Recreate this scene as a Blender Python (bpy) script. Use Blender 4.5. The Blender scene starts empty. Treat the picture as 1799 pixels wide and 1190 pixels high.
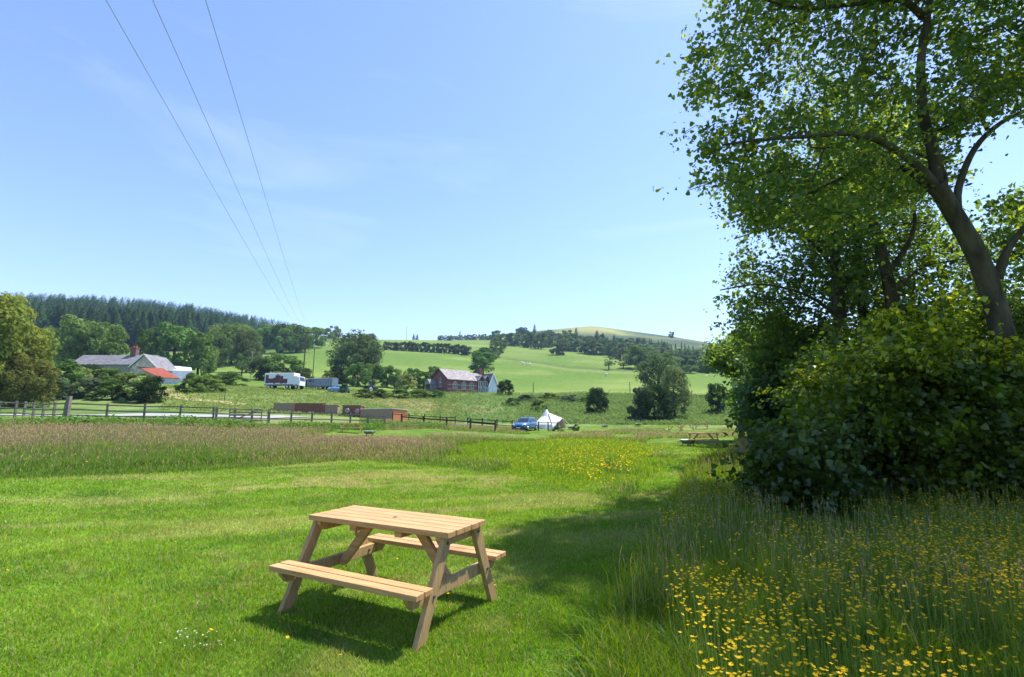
import bpy, bmesh, math, random
import numpy as np
from mathutils import Vector, Matrix
random.seed(7); RNG = np.random.default_rng(11)
SC = bpy.context.scene
COL = SC.collection
PI = math.pi

# ------------------------------------------------------------------ camera, sky, sun, exposure
F, PITCH, EYE = 854.3, 0.1625, 1.6
CXP, CYP = 899.5, 595.0
CP, SP = math.cos(PITCH), math.sin(PITCH)
cam = bpy.data.cameras.new('camera'); camo = bpy.data.objects.new('camera', cam); COL.objects.link(camo)
cam.sensor_width = 36; cam.lens = F/1799*36; cam.clip_end = 8000; cam.clip_start = 0.05
camo.location = (0, 0, EYE); camo.rotation_euler = (PI/2+PITCH, 0, 0)
SC.camera = camo
SUNV = Vector((0.42, 0.29, 1.0)).normalized()
EL = math.asin(SUNV.z); AZ = math.atan2(SUNV.x, SUNV.y)
w = bpy.data.worlds.new("World"); SC.world = w; w.use_nodes = True
nt = w.node_tree
sky = nt.nodes.new('ShaderNodeTexSky'); sky.sky_type = 'NISHITA'; sky.sun_disc = False
sky.sun_elevation = EL; sky.sun_rotation = AZ; sky.air_density = 1.25; sky.dust_density = 0.35; sky.ozone_density = 1.2
bg = nt.nodes['Background']; bg.inputs[1].default_value = 0.125
# thin high cloud in the sky itself
tc = nt.nodes.new('ShaderNodeTexCoord'); mp = nt.nodes.new('ShaderNodeMapping'); mp.inputs['Scale'].default_value = (1.2, 1.2, 7.0)
mp.inputs['Rotation'].default_value = (0.0, 0.12, 0.3)
nz = nt.nodes.new('ShaderNodeTexNoise'); nz.inputs['Scale'].default_value = 1.6; nz.inputs['Detail'].default_value = 7; nz.inputs['Roughness'].default_value = 0.55; nz.inputs['Distortion'].default_value = 0.6
cr = nt.nodes.new('ShaderNodeValToRGB'); cr.color_ramp.elements[0].position = 0.56; cr.color_ramp.elements[0].color = (0, 0, 0, 1); cr.color_ramp.elements[1].position = 0.85; cr.color_ramp.elements[1].color = (0.2, 0.2, 0.2, 1)
mx = nt.nodes.new('ShaderNodeMix'); mx.data_type = 'RGBA'
mx.inputs[7].default_value = (5.2, 5.8, 6.6, 1)
nt.links.new(tc.outputs['Generated'], mp.inputs[0]); nt.links.new(mp.outputs[0], nz.inputs['Vector'])
nt.links.new(nz.outputs[0], cr.inputs[0]); nt.links.new(cr.outputs[0], mx.inputs[0])
tnt = nt.nodes.new('ShaderNodeMix'); tnt.data_type = 'RGBA'; tnt.blend_type = 'MULTIPLY'; tnt.inputs[0].default_value = 1; tnt.inputs[7].default_value = (.84, .885, 1.10, 1)
nt.links.new(sky.outputs[0], tnt.inputs[6]); nt.links.new(tnt.outputs[2], mx.inputs[6]); nt.links.new(mx.outputs[2], bg.inputs[0])
sun = bpy.data.lights.new('sun', 'SUN'); suno = bpy.data.objects.new('sun', sun); COL.objects.link(suno)
sun.energy = 5.0; sun.angle = math.radians(0.55); sun.color = (1.0, 0.96, 0.88)
suno.rotation_euler = SUNV.to_track_quat('Z', 'Y').to_euler(); suno.location = (30, 20, 70)
SC.view_settings.view_transform = 'Standard'; SC.view_settings.look = 'None'; SC.view_settings.gamma = 1
SC.view_settings.exposure = 0.95
SC.cycles.max_bounces = 8; SC.cycles.transmission_bounces = 4; SC.cycles.transparent_max_bounces = 8
SC.cycles.diffuse_bounces = 4; SC.cycles.glossy_bounces = 2
SC.cycles.use_denoising = True; SC.cycles.denoising_prefilter = 'ACCURATE'

# ------------------------------------------------------------------ helpers: photo pixel -> world
def ray(x, y):
    u = (x-CXP)/F; v = (CYP-y)/F; d = CP-v*SP
    return u/d, (SP+v*CP)/d           # X/Y and (Z-EYE)/Y
def P(x, y, Y):
    a, e = ray(x, y); return Vector((a*Y, Y, EYE+e*Y))
def flat(x, y, z=0.0):
    a, e = ray(x, y); Y = (z-EYE)/e; return (a*Y, Y)
def ary(xs): return np.array(xs, dtype=float)
def T(y): return (SP+(CYP-y)/F*CP)/(CP-(CYP-y)/F*SP)
def colx(x): return ray(x, 733)[0]

# ------------------------------------------------------------------ terrain height table
CPX = [-900, -400, 0, 150, 300, 450, 600, 750, 900, 1050, 1200, 1350, 1600, 2400]
ROWS = [  # (distance, 'z' heights or 'y' picture rows)
 (1,   'z', [0]*14),
 (12,  'z', [.1, .1, .05, .03, 0, 0, 0, 0, 0, 0, 0, 0, 0, 0]),
 (20,  'z', [.4, .35, .3, .25, .2, .1, .05, 0, 0, 0, 0, 0, 0, 0]),
 (40,  'z', [1.2, 1.2, 1.2, 1.2, 1.1, .9, .6, .3, 0, 0, 0, 0, 0, 0]),
 (55,  'z', [1.8, 1.8, 1.7, 1.6, 1.55, 1.4, 1.2, .8, .15, 0, 0, 0, 0, 0]),
 (72,  'y', [722, 724, 722, 722, 719, 726, 732, 741, 749, 752, 752, 752, 752, 752]),
 (82,  'y', [715, 716, 714, 712, 708, 714, 722, 736, 745, 746, 746, 747, 748, 748]),
 (95,  'y', [708, 708, 703, 698, 694, 700, 706, 719, 727, 728, 730, 732, 734, 734]),
 (112, 'y', [700, 702, 694, 686, 682, 684, 689, 701, 708, 708, 710, 715, 716, 716]),
 (130, 'y', [694, 696, 688, 680, 678, 681, 686, 692, 693, 692, 693, 697, 698, 698]),
 (152, 'y', [685, 690, 680, 672, 672, 674, 682, 690, 689, 688, 690, 690, 692, 692]),
 (220, 'y', [650, 660, 655, 650, 650, 652, 655, 662, 668, 671, 671, 670, 675, 675]),
 (300, 'y', [625, 640, 632, 630, 630, 628, 628, 634, 646, 648, 652, 655, 662, 662]),
 (400, 'y', [605, 610, 605, 605, 608, 610, 608, 617, 624, 626, 640, 648, 656, 656]),
 (550, 'y', [575, 575, 572, 572, 578, 588, 594, 599, 606, 612, 622, 636, 650, 650]),
 (750, 'y', [555, 552, 548, 552, 562, 577, 596, 599, 597, 596, 606, 628, 645, 650]),
 (1000,'y', [565, 565, 562, 566, 576, 596, 606, 603, 583, 571, 592, 618, 640, 650]),
 (1400,'y', [590, 590, 590, 592, 600, 612, 620, 612, 596, 586, 606, 630, 650, 660]),
 (1800,'y', [700]*14)]
TH = np.concatenate([np.linspace(-PI, -1.2, 90, endpoint=False), np.linspace(-1.2, 1.2, 900), np.linspace(1.2, PI, 91)[1:]])
RR = np.concatenate([[0.0], np.geomspace(0.6, 1800, 320)])
def build_grid():
    thc = np.array([math.atan(colx(x)) for x in CPX])
    rows = []
    for R, k, vals in ROWS:
        if k == 'z': z = ary(vals)
        else: z = np.array([EYE+R*math.cos(t)*T(y) for t, y in zip(thc, vals)])
        rows.append(z)
    Z = np.array(rows)                                # rows x cols
    Rk = ary([r[0] for r in ROWS])
    thq = np.clip(TH, thc[0], thc[-1])
    A = np.array([np.interp(thq, thc, Z[i]) for i in range(len(Rk))])       # rows x TH
    G = np.array([np.interp(RR, Rk, A[:, j]) for j in range(len(TH))])      # TH x RR
    k = np.exp(-np.linspace(-2, 2, 9)**2); k /= k.sum()
    Gp = np.pad(G, ((0, 0), (4, 4)), mode='edge')
    G = sum(k[i]*Gp[:, i:i+G.shape[1]] for i in range(9))
    k = np.exp(-np.linspace(-2, 2, 31)**2); k /= k.sum()
    Gp = np.pad(G, ((15, 15), (0, 0)), mode='edge')
    G = sum(k[i]*Gp[i:i+G.shape[0]] for i in range(31))
    # behind the camera the meadow stays flat, rising far off
    back = np.clip((np.abs(TH)-1.5)/0.8, 0, 1)[:, None]
    G = G*(1-back)+back*np.clip(RR-60, 0, 1e9)[None, :]*0.03
    X = np.sin(TH)[:, None]*RR[None, :]; Y = np.cos(TH)[:, None]*RR[None, :]
    amp = np.clip(RR/300, 0, 1)[None, :]
    G = G+amp*0.5*(np.sin(X*.031+Y*.017)+np.sin(X*.013-Y*.041+1.3)+.4*np.sin(X*.11+1)*np.sin(Y*.09))
    near = np.clip((RR-2)/20, 0, 1)[None, :]*np.clip((90-RR)/30, 0, 1)[None, :]
    G = G+near*0.035*(np.sin(X*.7+Y*.31)+np.sin(X*.37-Y*.83+2))
    return G
GZ = build_grid()
LRR = np.log(RR[1:])
def ground(X, Y):
    X = np.asarray(X, dtype=float); Y = np.asarray(Y, dtype=float)
    R = np.hypot(X, Y); t = np.arctan2(X, Y)
    fi = np.interp(t, TH, np.arange(len(TH))); fj = np.interp(R, RR, np.arange(len(RR)))
    i = np.clip(fi.astype(int), 0, len(TH)-2); j = np.clip(fj.astype(int), 0, len(RR)-2)
    a = fi-i; b = fj-j
    return (GZ[i, j]*(1-a)*(1-b)+GZ[i+1, j]*a*(1-b)+GZ[i, j+1]*(1-a)*b+GZ[i+1, j+1]*a*b)
_YS = np.geomspace(2.5, 2600, 6000)
def Gp(x, y, ymin=0):
    a, e = ray(x, y)
    d = EYE+e*_YS-ground(a*_YS, _YS)
    ok = np.where((d <= 0) & (_YS > ymin))[0]
    Y = _YS[ok[0]] if len(ok) else 700.0
    return Vector((a*Y, Y, float(ground(a*Y, Y))))
def mpp(Y): return Y*1.0/F*1.0                          # metres per photo pixel at depth Y
def at_depth(x, Y):
    a = colx(x); return Vector((a*Y, Y, float(ground(a*Y, Y))))

# value noise for numpy colouring
def vnoise(X, Y, s, seed=0):
    X = np.asarray(X)/s+seed*17.3; Y = np.asarray(Y)/s-seed*9.1
    xi = np.floor(X).astype(int); yi = np.floor(Y).astype(int); fx = X-xi; fy = Y-yi
    fx = fx*fx*(3-2*fx); fy = fy*fy*(3-2*fy)
    def h(a, b):
        n = np.sin(a*127.1+b*311.7+seed*74.7)*43758.5453
        return n-np.floor(n)
    return (h(xi, yi)*(1-fx)*(1-fy)+h(xi+1, yi)*fx*(1-fy)+h(xi, yi+1)*(1-fx)*fy+h(xi+1, yi+1)*fx*fy)
def fnoise(X, Y, s, seed=0):
    return .55*vnoise(X, Y, s, seed)+.3*vnoise(X, Y, s*.45, seed+1)+.15*vnoise(X, Y, s*.2, seed+2)
def inpoly(X, Y, poly):
    X = np.asarray(X); Y = np.asarray(Y); r = np.zeros(X.shape, bool); n = len(poly)
    for i in range(n):
        x1, y1 = poly[i]; x2, y2 = poly[(i+1) % n]
        if y1 == y2: continue
        c = ((y1 > Y) != (y2 > Y)) & (X < (x2-x1)*(Y-y1)/(y2-y1)+x1)
        r ^= c
    return r
def sstep(a, b, x): t = np.clip((x-a)/(b-a), 0, 1); return t*t*(3-2*t)

# ------------------------------------------------------------------ materials
def new_mat(name):
    m = bpy.data.materials.new(name); m.use_nodes = True
    return m, m.node_tree, m.node_tree.nodes['Principled BSDF']
def mat(name, col, rough=.7, spec=.3, metal=0, noise=0.0, nscale=8, bump=0.0, bscale=60, dark=None, stretch=(1, 1, 1), coord='Object', coat=0):
    m, t, b = new_mat(name)
    b.inputs['Base Color'].default_value = (*col, 1); b.inputs['Roughness'].default_value = rough
    b.inputs['Metallic'].default_value = metal; b.inputs['Specular IOR Level'].default_value = spec
    b.inputs['Coat Weight'].default_value = coat
    co = t.nodes.new('ShaderNodeTexCoord'); mp = t.nodes.new('ShaderNodeMapping'); mp.inputs['Scale'].default_value = stretch
    t.links.new(co.outputs[coord], mp.inputs[0])
    if noise:
        n = t.nodes.new('ShaderNodeTexNoise'); n.inputs['Scale'].default_value = nscale; n.inputs['Detail'].default_value = 6
        t.links.new(mp.outputs[0], n.inputs['Vector'])
        r = t.nodes.new('ShaderNodeValToRGB'); r.color_ramp.elements[0].position = .3; r.color_ramp.elements[1].position = .7
        d = dark or tuple(c*(1-noise) for c in col)
        r.color_ramp.elements[0].color = (*d, 1); r.color_ramp.elements[1].color = (*[min(1, c*(1+noise*.5)) for c in col], 1)
        t.links.new(n.outputs[0], r.inputs[0]); t.links.new(r.outputs[0], b.inputs['Base Color'])
    if bump:
        n2 = t.nodes.new('ShaderNodeTexNoise'); n2.inputs['Scale'].default_value = bscale; n2.inputs['Detail'].default_value = 4
        t.links.new(mp.outputs[0], n2.inputs['Vector'])
        bp = t.nodes.new('ShaderNodeBump'); bp.inputs['Strength'].default_value = bump; bp.inputs['Distance'].default_value = .02
        t.links.new(n2.outputs[0], bp.inputs['Height']); t.links.new(bp.outputs[0], b.inputs['Normal'])
    return m
def mat_leaf(name, transl=.4, gloss=.05, grough=.35, vary=.12, tint=(1, 1, 1)):
    """foliage: colour from the mesh's own leaf colours, light passes through it"""
    m, t, b = new_mat(name); t.nodes.remove(b); out = t.nodes['Material Output']
    at = t.nodes.new('ShaderNodeAttribute'); at.attribute_name = 'col'
    oi = t.nodes.new('ShaderNodeObjectInfo')
    hs = t.nodes.new('ShaderNodeHueSaturation')
    mr = t.nodes.new('ShaderNodeMapRange'); mr.inputs[3].default_value = 1-vary*1.6; mr.inputs[4].default_value = 1+vary*1.6
    mh = t.nodes.new('ShaderNodeMapRange'); mh.inputs[3].default_value = .5-vary*.16; mh.inputs[4].default_value = .5+vary*.10
    mul = t.nodes.new('ShaderNodeMath'); mul.operation = 'MULTIPLY'; mul.inputs[1].default_value = 7.31
    fr = t.nodes.new('ShaderNodeMath'); fr.operation = 'FRACT'
    t.links.new(oi.outputs['Random'], mr.inputs[0]); t.links.new(oi.outputs['Random'], mul.inputs[0]); t.links.new(mul.outputs[0], fr.inputs[0]); t.links.new(fr.outputs[0], mh.inputs[0])
    t.links.new(mr.outputs[0], hs.inputs['Value']); t.links.new(mh.outputs[0], hs.inputs['Hue']); t.links.new(at.outputs['Color'], hs.inputs['Color'])
    tn = t.nodes.new('ShaderNodeMix'); tn.data_type = 'RGBA'; tn.blend_type = 'MULTIPLY'; tn.inputs[0].default_value = 1
    tn.inputs[7].default_value = (*tint, 1); t.links.new(hs.outputs[0], tn.inputs[6])
    d = t.nodes.new('ShaderNodeBsdfDiffuse'); tr = t.nodes.new('ShaderNodeBsdfTranslucent'); g = t.nodes.new('ShaderNodeBsdfGlossy')
    g.inputs['Roughness'].default_value = grough; g.inputs['Color'].default_value = (1, 1, 1, 1)
    hs2 = t.nodes.new('ShaderNodeHueSaturation'); hs2.inputs['Value'].default_value = 1.7; hs2.inputs['Hue'].default_value = .475; hs2.inputs['Saturation'].default_value = 1.08
    t.links.new(tn.outputs[2], d.inputs[0]); t.links.new(tn.outputs[2], hs2.inputs['Color']); t.links.new(hs2.outputs[0], tr.inputs[0])
    m1 = t.nodes.new('ShaderNodeMixShader'); m1.inputs[0].default_value = transl
    m2 = t.nodes.new('ShaderNodeMixShader'); m2.inputs[0].default_value = gloss
    t.links.new(d.outputs[0], m1.inputs[1]); t.links.new(tr.outputs[0], m1.inputs[2])
    t.links.new(m1.outputs[0], m2.inputs[1]); t.links.new(g.outputs[0], m2.inputs[2]); t.links.new(m2.outputs[0], out.inputs[0])
    return m
M = {}
M['grass'] = mat_leaf('grass_blades', .45, .012, .5, .0)
M['leaf'] = mat_leaf('tree_leaves', .52, .02, .45, .0)
M['bushleaf'] = mat_leaf('bush_leaves', .45, .025, .32, .0)
M['far'] = mat_leaf('far_foliage', .32, .0, .5, .16)
M['conifer'] = mat_leaf('conifer_foliage', .12, .0, .5, .12)
M['bark'] = mat('bark', (.085, .075, .05), .95, .1, noise=.65, nscale=4, bump=1.0, bscale=18, stretch=(1, 1, .35))
M['wood'] = mat('pine_wood', (.52, .30, .135), .62, .3, noise=.22, nscale=3.0, bump=.25, bscale=30, stretch=(1.2, 14, 14), dark=(.38, .205, .085))
M['wood_leg'] = mat('pine_wood_frame', (.42, .27, .125), .7, .25, noise=.28, nscale=4, bump=.25, bscale=30, stretch=(10, 10, 1.5))
M['bolt'] = mat('bolt_steel', (.12, .11, .1), .5, .5, metal=.6)
M['fence'] = mat('weathered_fence_wood', (.20, .185, .15), .9, .2, noise=.4, nscale=5, stretch=(1, 1, 3))
M['fence_dark'] = mat('dark_fence_wood', (.045, .037, .032), .9, .2, noise=.3, nscale=5)
M['pole'] = mat('creosoted_pole', (.07, .06, .05), .85, .2, noise=.3, nscale=3, stretch=(3, 3, .5))
M['palepole'] = mat('pale_pole', (.36, .38, .33), .8, .2, noise=.2, nscale=3)
M['wire'] = mat('wire', (.32, .38, .46), .6, .3)
M['slate'] = mat('slate_roof', (.17, .165, .175), .75, .3, noise=.35, nscale=1.2, bump=.4, bscale=6)
M['slate_pale'] = mat('pale_slate_roof', (.25, .225, .225), .7, .3, noise=.4, nscale=1.6, dark=(.12, .10, .105), bump=.4, bscale=6)
M['render'] = mat('white_render', (.70, .70, .68), .8, .2, noise=.15, nscale=1.5)
M['oldrender'] = mat('flaking_render', (.62, .55, .46), .9, .2, noise=.35, nscale=1.6, dark=(.33, .27, .22))
M['stone'] = mat('grey_stone_wall', (.27, .27, .24), .95, .1, noise=.4, nscale=3)
M['whitestone'] = mat('whitewashed_stone', (.66, .67, .66), .9, .1, noise=.45, nscale=1.6, dark=(.33, .34, .36), stretch=(1, 1, 4))
M['rust'] = mat('red_tin_roof', (.36, .095, .055), .7, .3, noise=.35, nscale=1.4, stretch=(1, 6, 1))
M['tin'] = mat('pale_tin_roof', (.60, .64, .68), .5, .4, noise=.12, nscale=1.2)
M['white'] = mat('white_paint', (.78, .79, .8), .5, .4, noise=.06, nscale=3)
M['orange'] = mat('orange_boards', (.66, .24, .09), .7, .3, noise=.15, nscale=2, stretch=(1, 1, 6))
M['brownwood'] = mat('brown_boards', (.34, .25, .18), .85, .2, noise=.35, nscale=2, stretch=(6, 1, 1))
M['redwood'] = mat('red_brown_boards', (.22, .10, .075), .8, .2, noise=.3, nscale=2, stretch=(6, 1, 1))
M['paleboard'] = mat('pale_board_edge', (.56, .47, .36), .8, .2, noise=.2, nscale=3)
M['burgundy'] = mat('burgundy_paint', (.115, .035, .045), .5, .4)
M['glass_dark'] = mat('dark_window_glass', (.02, .025, .03), .12, .6)
M['glass_grey'] = mat('sky_lit_window_glass', (.12, .17, .2), .1, .8)
M['tyre'] = mat('tyre_rubber', (.02, .02, .02), .9, .2)
M['rim'] = mat('wheel_metal', (.45, .46, .48), .35, .5, metal=.8)
M['bluepaint'] = mat('blue_car_paint', (.05, .15, .30), .3, .5, metal=.35, coat=.6)
M['navypaint'] = mat('lower_dark_paint', (.015, .03, .06), .35, .5, metal=.3, coat=.5)
M['lightblue'] = mat('pale_blue_paint', (.12, .28, .5), .35, .5, coat=.5)
M['greymetal'] = mat('grey_metal', (.16, .22, .28), .5, .5, metal=.3, noise=.2, nscale=3)
M['silver'] = mat('galvanised_steel', (.34, .37, .40), .42, .5, metal=.6, noise=.2, nscale=10)
M['lamp'] = mat('lamp_glass', (.75, .78, .8), .15, .7)
M['canvas'] = mat('white_canvas', (.74, .72, .69), .85, .1, noise=.06, nscale=2)
M['canvas_dark'] = mat('tan_canvas', (.36, .28, .18), .9, .1)
M['black'] = mat('black_iron', (.02, .02, .02), .6, .3)
M['road'] = mat('pale_concrete_track', (.30, .295, .28), .9, .2, noise=.2, nscale=.5, coord='Object')
M['dirt'] = mat('dirt_track', (.36, .27, .15), .95, .1, noise=.35, nscale=.4, dark=(.19, .2, .07))
M['sheep'] = mat('sheep_wool', (.72, .70, .62), .95, .05, noise=.1, nscale=8)
def brick():
    m, t, b = new_mat('red_brick'); co = t.nodes.new('ShaderNodeTexCoord'); br = t.nodes.new('ShaderNodeTexBrick')
    sx = t.nodes.new('ShaderNodeSeparateXYZ'); ad = t.nodes.new('ShaderNodeMath'); ad.operation = 'ADD'; cb = t.nodes.new('ShaderNodeCombineXYZ')
    t.links.new(co.outputs['Object'], sx.inputs[0]); t.links.new(sx.outputs[0], ad.inputs[0]); t.links.new(sx.outputs[1], ad.inputs[1])
    t.links.new(ad.outputs[0], cb.inputs[0]); t.links.new(sx.outputs[2], cb.inputs[1]); t.links.new(cb.outputs[0], br.inputs[0])
    br.inputs['Color1'].default_value = (.23, .07, .07, 1); br.inputs['Color2'].default_value = (.17, .055, .06, 1); br.inputs['Mortar'].default_value = (.22, .15, .14, 1)
    br.inputs['Scale'].default_value = 4.4; br.inputs['Mortar Size'].default_value = .012
    t.links.new(br.outputs[0], b.inputs['Base Color']); b.inputs['Roughness'].default_value = .9
    return m
M['brick'] = brick()

# ------------------------------------------------------------------ object helpers
def link(o, parent=None):
    COL.objects.link(o)
    if parent is not None: o.parent = parent
    return o
def tag(o, label=None, cat=None, group=None, kind=None):
    if label: o['label'] = label
    if cat: o['category'] = cat
    if group: o['group'] = group
    if kind: o['kind'] = kind
    return o
def empty(name, loc, rz=0, label=None, cat=None, group=None, scale=None):
    o = bpy.data.objects.new(name, None); o.empty_display_size = .3; COL.objects.link(o)
    o.location = loc; o.rotation_euler = (0, 0, rz)
    if scale is not None: o.scale = scale
    return tag(o, label, cat, group)
def copy_tree(o, parent=None):
    c = o.copy(); COL.objects.link(c)
    if parent is not None: c.parent = parent
    for ch in [x for x in CH.get(o.name, [])]:
        d = copy_tree(ch, c); CH.setdefault(c.name, []).append(d)
    return c
CH = {}
def obj(name, me, material, parent=None, smooth=False):
    o = bpy.data.objects.new(name, me); link(o, parent)
    if parent is not None: CH.setdefault(parent.name, []).append(o)
    if material is not None and len(me.materials) == 0:
        me.materials.append(material)
    if smooth: me.polygons.foreach_set('use_smooth', np.ones(len(me.polygons), bool))
    return o
def npmesh(name, V, faces, col=None):
    """faces: list of int arrays (n,k); col: per-vertex rgb"""
    me = bpy.data.meshes.new(name); V = np.asarray(V, dtype=np.float32)
    me.vertices.add(len(V)); me.vertices.foreach_set('co', V.ravel())
    li = np.concatenate([f.ravel() for f in faces]).astype(np.int32)
    tot = np.concatenate([np.full(len(f), f.shape[1], dtype=np.int32) for f in faces])
    st = np.concatenate([[0], np.cumsum(tot)[:-1]]).astype(np.int32)
    me.loops.add(len(li)); me.loops.foreach_set('vertex_index', li)
    me.polygons.add(len(tot)); me.polygons.foreach_set('loop_start', st); me.polygons.foreach_set('loop_total', tot)
    if col is not None:
        a = me.attributes.new('col', 'FLOAT_COLOR', 'POINT')
        c = np.ones((len(V), 4), dtype=np.float32); c[:, :3] = col
        a.data.foreach_set('color', c.ravel())
    me.update(calc_edges=True)
    return me
class MB:
    def __init__(s): s.v = []; s.f = []
    def add(s, vs, fs):
        n = len(s.v); s.v += [tuple(v) for v in vs]; s.f += [tuple(i+n for i in f) for f in fs]; return s
    def box(s, x0, x1, y0, y1, z0, z1):
        return s.add([(x0, y0, z0), (x1, y0, z0), (x1, y1, z0), (x0, y1, z0), (x0, y0, z1), (x1, y0, z1), (x1, y1, z1), (x0, y1, z1)],
                     [(0, 3, 2, 1), (4, 5, 6, 7), (0, 1, 5, 4), (1, 2, 6, 5), (2, 3, 7, 6), (3, 0, 4, 7)])
    def bar(s, a, b, w, d, up=(0, 0, 1)):
        """rectangular bar from a to b: w across 'side', d along 'up-ish'"""
        a = Vector(a); b = Vector(b); t = (b-a).normalized(); side = t.cross(Vector(up))
        if side.length < 1e-4: side = Vector((1, 0, 0))
        side.normalize(); u = side.cross(t).normalized(); vs = []
        for p in (a, b):
            for i, j in ((-1, -1), (1, -1), (1, 1), (-1, 1)): vs.append(p+side*i*w/2+u*j*d/2)
        return s.add(vs, [(0, 3, 2, 1), (4, 5, 6, 7), (0, 1, 5, 4), (1, 2, 6, 5), (2, 3, 7, 6), (3, 0, 4, 7)])
    def prism(s, pts, axis, a, b):
        """2d outline extruded along axis ('x': pts are (y,z); 'y': (x,z); 'z': (x,y))"""
        def q(p, t): return {'x': (t, p[0], p[1]), 'y': (p[0], t, p[1]), 'z': (p[0], p[1], t)}[axis]
        n = len(pts); vs = [q(p, a) for p in pts]+[q(p, b) for p in pts]
        return s.add(vs, [tuple(range(n))[::-1], tuple(range(n, 2*n))]+[(i, (i+1) % n, (i+1) % n+n, i+n) for i in range(n)])
    def tube(s, pts, rad, n=8, cap=True):
        pts = [Vector(p) for p in pts]; m = len(pts)
        if not hasattr(rad, '__len__'): rad = [rad]*m
        ref = Vector((.31, .95, .05)); base = len(s.v); vs = []
        for i, p in enumerate(pts):
            t = (pts[min(i+1, m-1)]-pts[max(i-1, 0)]).normalized()
            a = t.cross(ref)
            if a.length < .05: a = t.cross(Vector((1, 0, 0)))
            a.normalize(); b = t.cross(a)
            for k in range(n):
                an = 2*PI*k/n; vs.append(p+(a*math.cos(an)+b*math.sin(an))*rad[i])
        fs = [(i*n+k, i*n+(k+1) % n, (i+1)*n+(k+1) % n, (i+1)*n+k) for i in range(m-1) for k in range(n)]
        if cap: fs += [tuple(range(n))[::-1], tuple(range((m-1)*n, m*n))]
        return s.add(vs, fs)
    def lathe(s, prof, n=20, c=(0, 0, 0)):
        vs = [(c[0]+r*math.cos(2*PI*k/n), c[1]+r*math.sin(2*PI*k/n), c[2]+z) for r, z in prof for k in range(n)]
        m = len(prof)
        return s.add(vs, [(i*n+k, i*n+(k+1) % n, (i+1)*n+(k+1) % n, (i+1)*n+k) for i in range(m-1) for k in range(n)]+[tuple(range(n))[::-1], tuple(range((m-1)*n, m*n))])
    def build(s, name, material, parent=None, smooth=False, bevel=0):
        me = bpy.data.meshes.new(name); me.from_pydata(s.v, [], s.f)
        bm = bmesh.new(); bm.from_mesh(me); bmesh.ops.recalc_face_normals(bm, faces=bm.faces)
        if bevel: bmesh.ops.bevel(bm, geom=bm.edges[:], offset=bevel, segments=1, affect='EDGES')
        bm.to_mesh(me); bm.free()
        return obj(name, me, material, parent, smooth)

# ------------------------------------------------------------------ zones of the meadow (world metres, read off the flat ground)
def fl(pts): return [flat(*p) for p in pts]
def fg(pts): return [tuple(Gp(*p)[:2]) for p in pts]
LAWN = [(-40, -3), (-22, 4)]+fl([(0, 862), (140, 851), (300, 838), (420, 827), (520, 820), (620, 813), (700, 815), (780, 822), (850, 831), (960, 846), (1040, 868), (1085, 889)])+fl([(1110, 855), (1150, 826), (1185, 804), (1180, 795), (1190, 784), (1285, 784), (1300, 792), (1240, 808), (1215, 832), (1198, 880), (1180, 935), (1150, 1010), (1108, 1085), (1060, 1190)])+[(0.35, 2.2), (0.2, -3)]
RTALL = fl([(1060, 1190), (1108, 1085), (1150, 1010), (1180, 935), (1198, 880), (1215, 832), (1240, 808), (1300, 792)])+[(24, 34), (40, 20), (40, -4), (0.3, -4), (0.4, 2.4)]
MOWN = [fg([(585, 756), (640, 755), (668, 757), (690, 768), (560, 768)]),
        fg([(630, 757), (760, 754), (985, 763), (960, 774), (800, 771), (640, 766)]),
        fg([(915, 756), (985, 753), (1025, 755), (1020, 764), (935, 764)]),
        fg([(985, 749), (1080, 748), (1100, 754), (1060, 758), (995, 759)]),
        fg([(1100, 746), (1200, 746), (1210, 751), (1120, 754)]),
        fg([(1070, 764), (1115, 762), (1120, 772), (1080, 772)]),
        fg([(1140, 772), (1290, 768), (1310, 792), (1190, 800), (1110, 786)]),
        fg([(1165, 754), (1260, 752), (1270, 760), (1180, 762)])]
LOWG = fg([(540, 767), (740, 766), (760, 786), (520, 786)])
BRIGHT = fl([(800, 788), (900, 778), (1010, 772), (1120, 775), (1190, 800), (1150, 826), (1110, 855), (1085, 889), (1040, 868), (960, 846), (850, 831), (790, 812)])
def zones(X, Y):
    lawn = inpoly(X, Y, LAWN); rt = inpoly(X, Y, RTALL) & ~lawn
    mown = np.zeros(lawn.shape, bool)
    for p in MOWN: mown |= inpoly(X, Y, p)
    wx = 5*(vnoise(X, Y, 3.2, 91)-.5)+2*(vnoise(X, Y, .9, 92)-.5); wy = 6*(vnoise(X, Y, 3.5, 93)-.5)
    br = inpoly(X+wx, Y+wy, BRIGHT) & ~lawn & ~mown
    return lawn, rt, mown & ~rt, br
def C(*a): return np.array(a, dtype=np.float32)
LAWN_A, LAWN_B, LAWN_D = C(.10, .215, .016), C(.160, .275, .028), C(.33, .33, .11)
def mixc(a, b, t): return a*(1-t)[:, None]+b*t[:, None]
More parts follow.
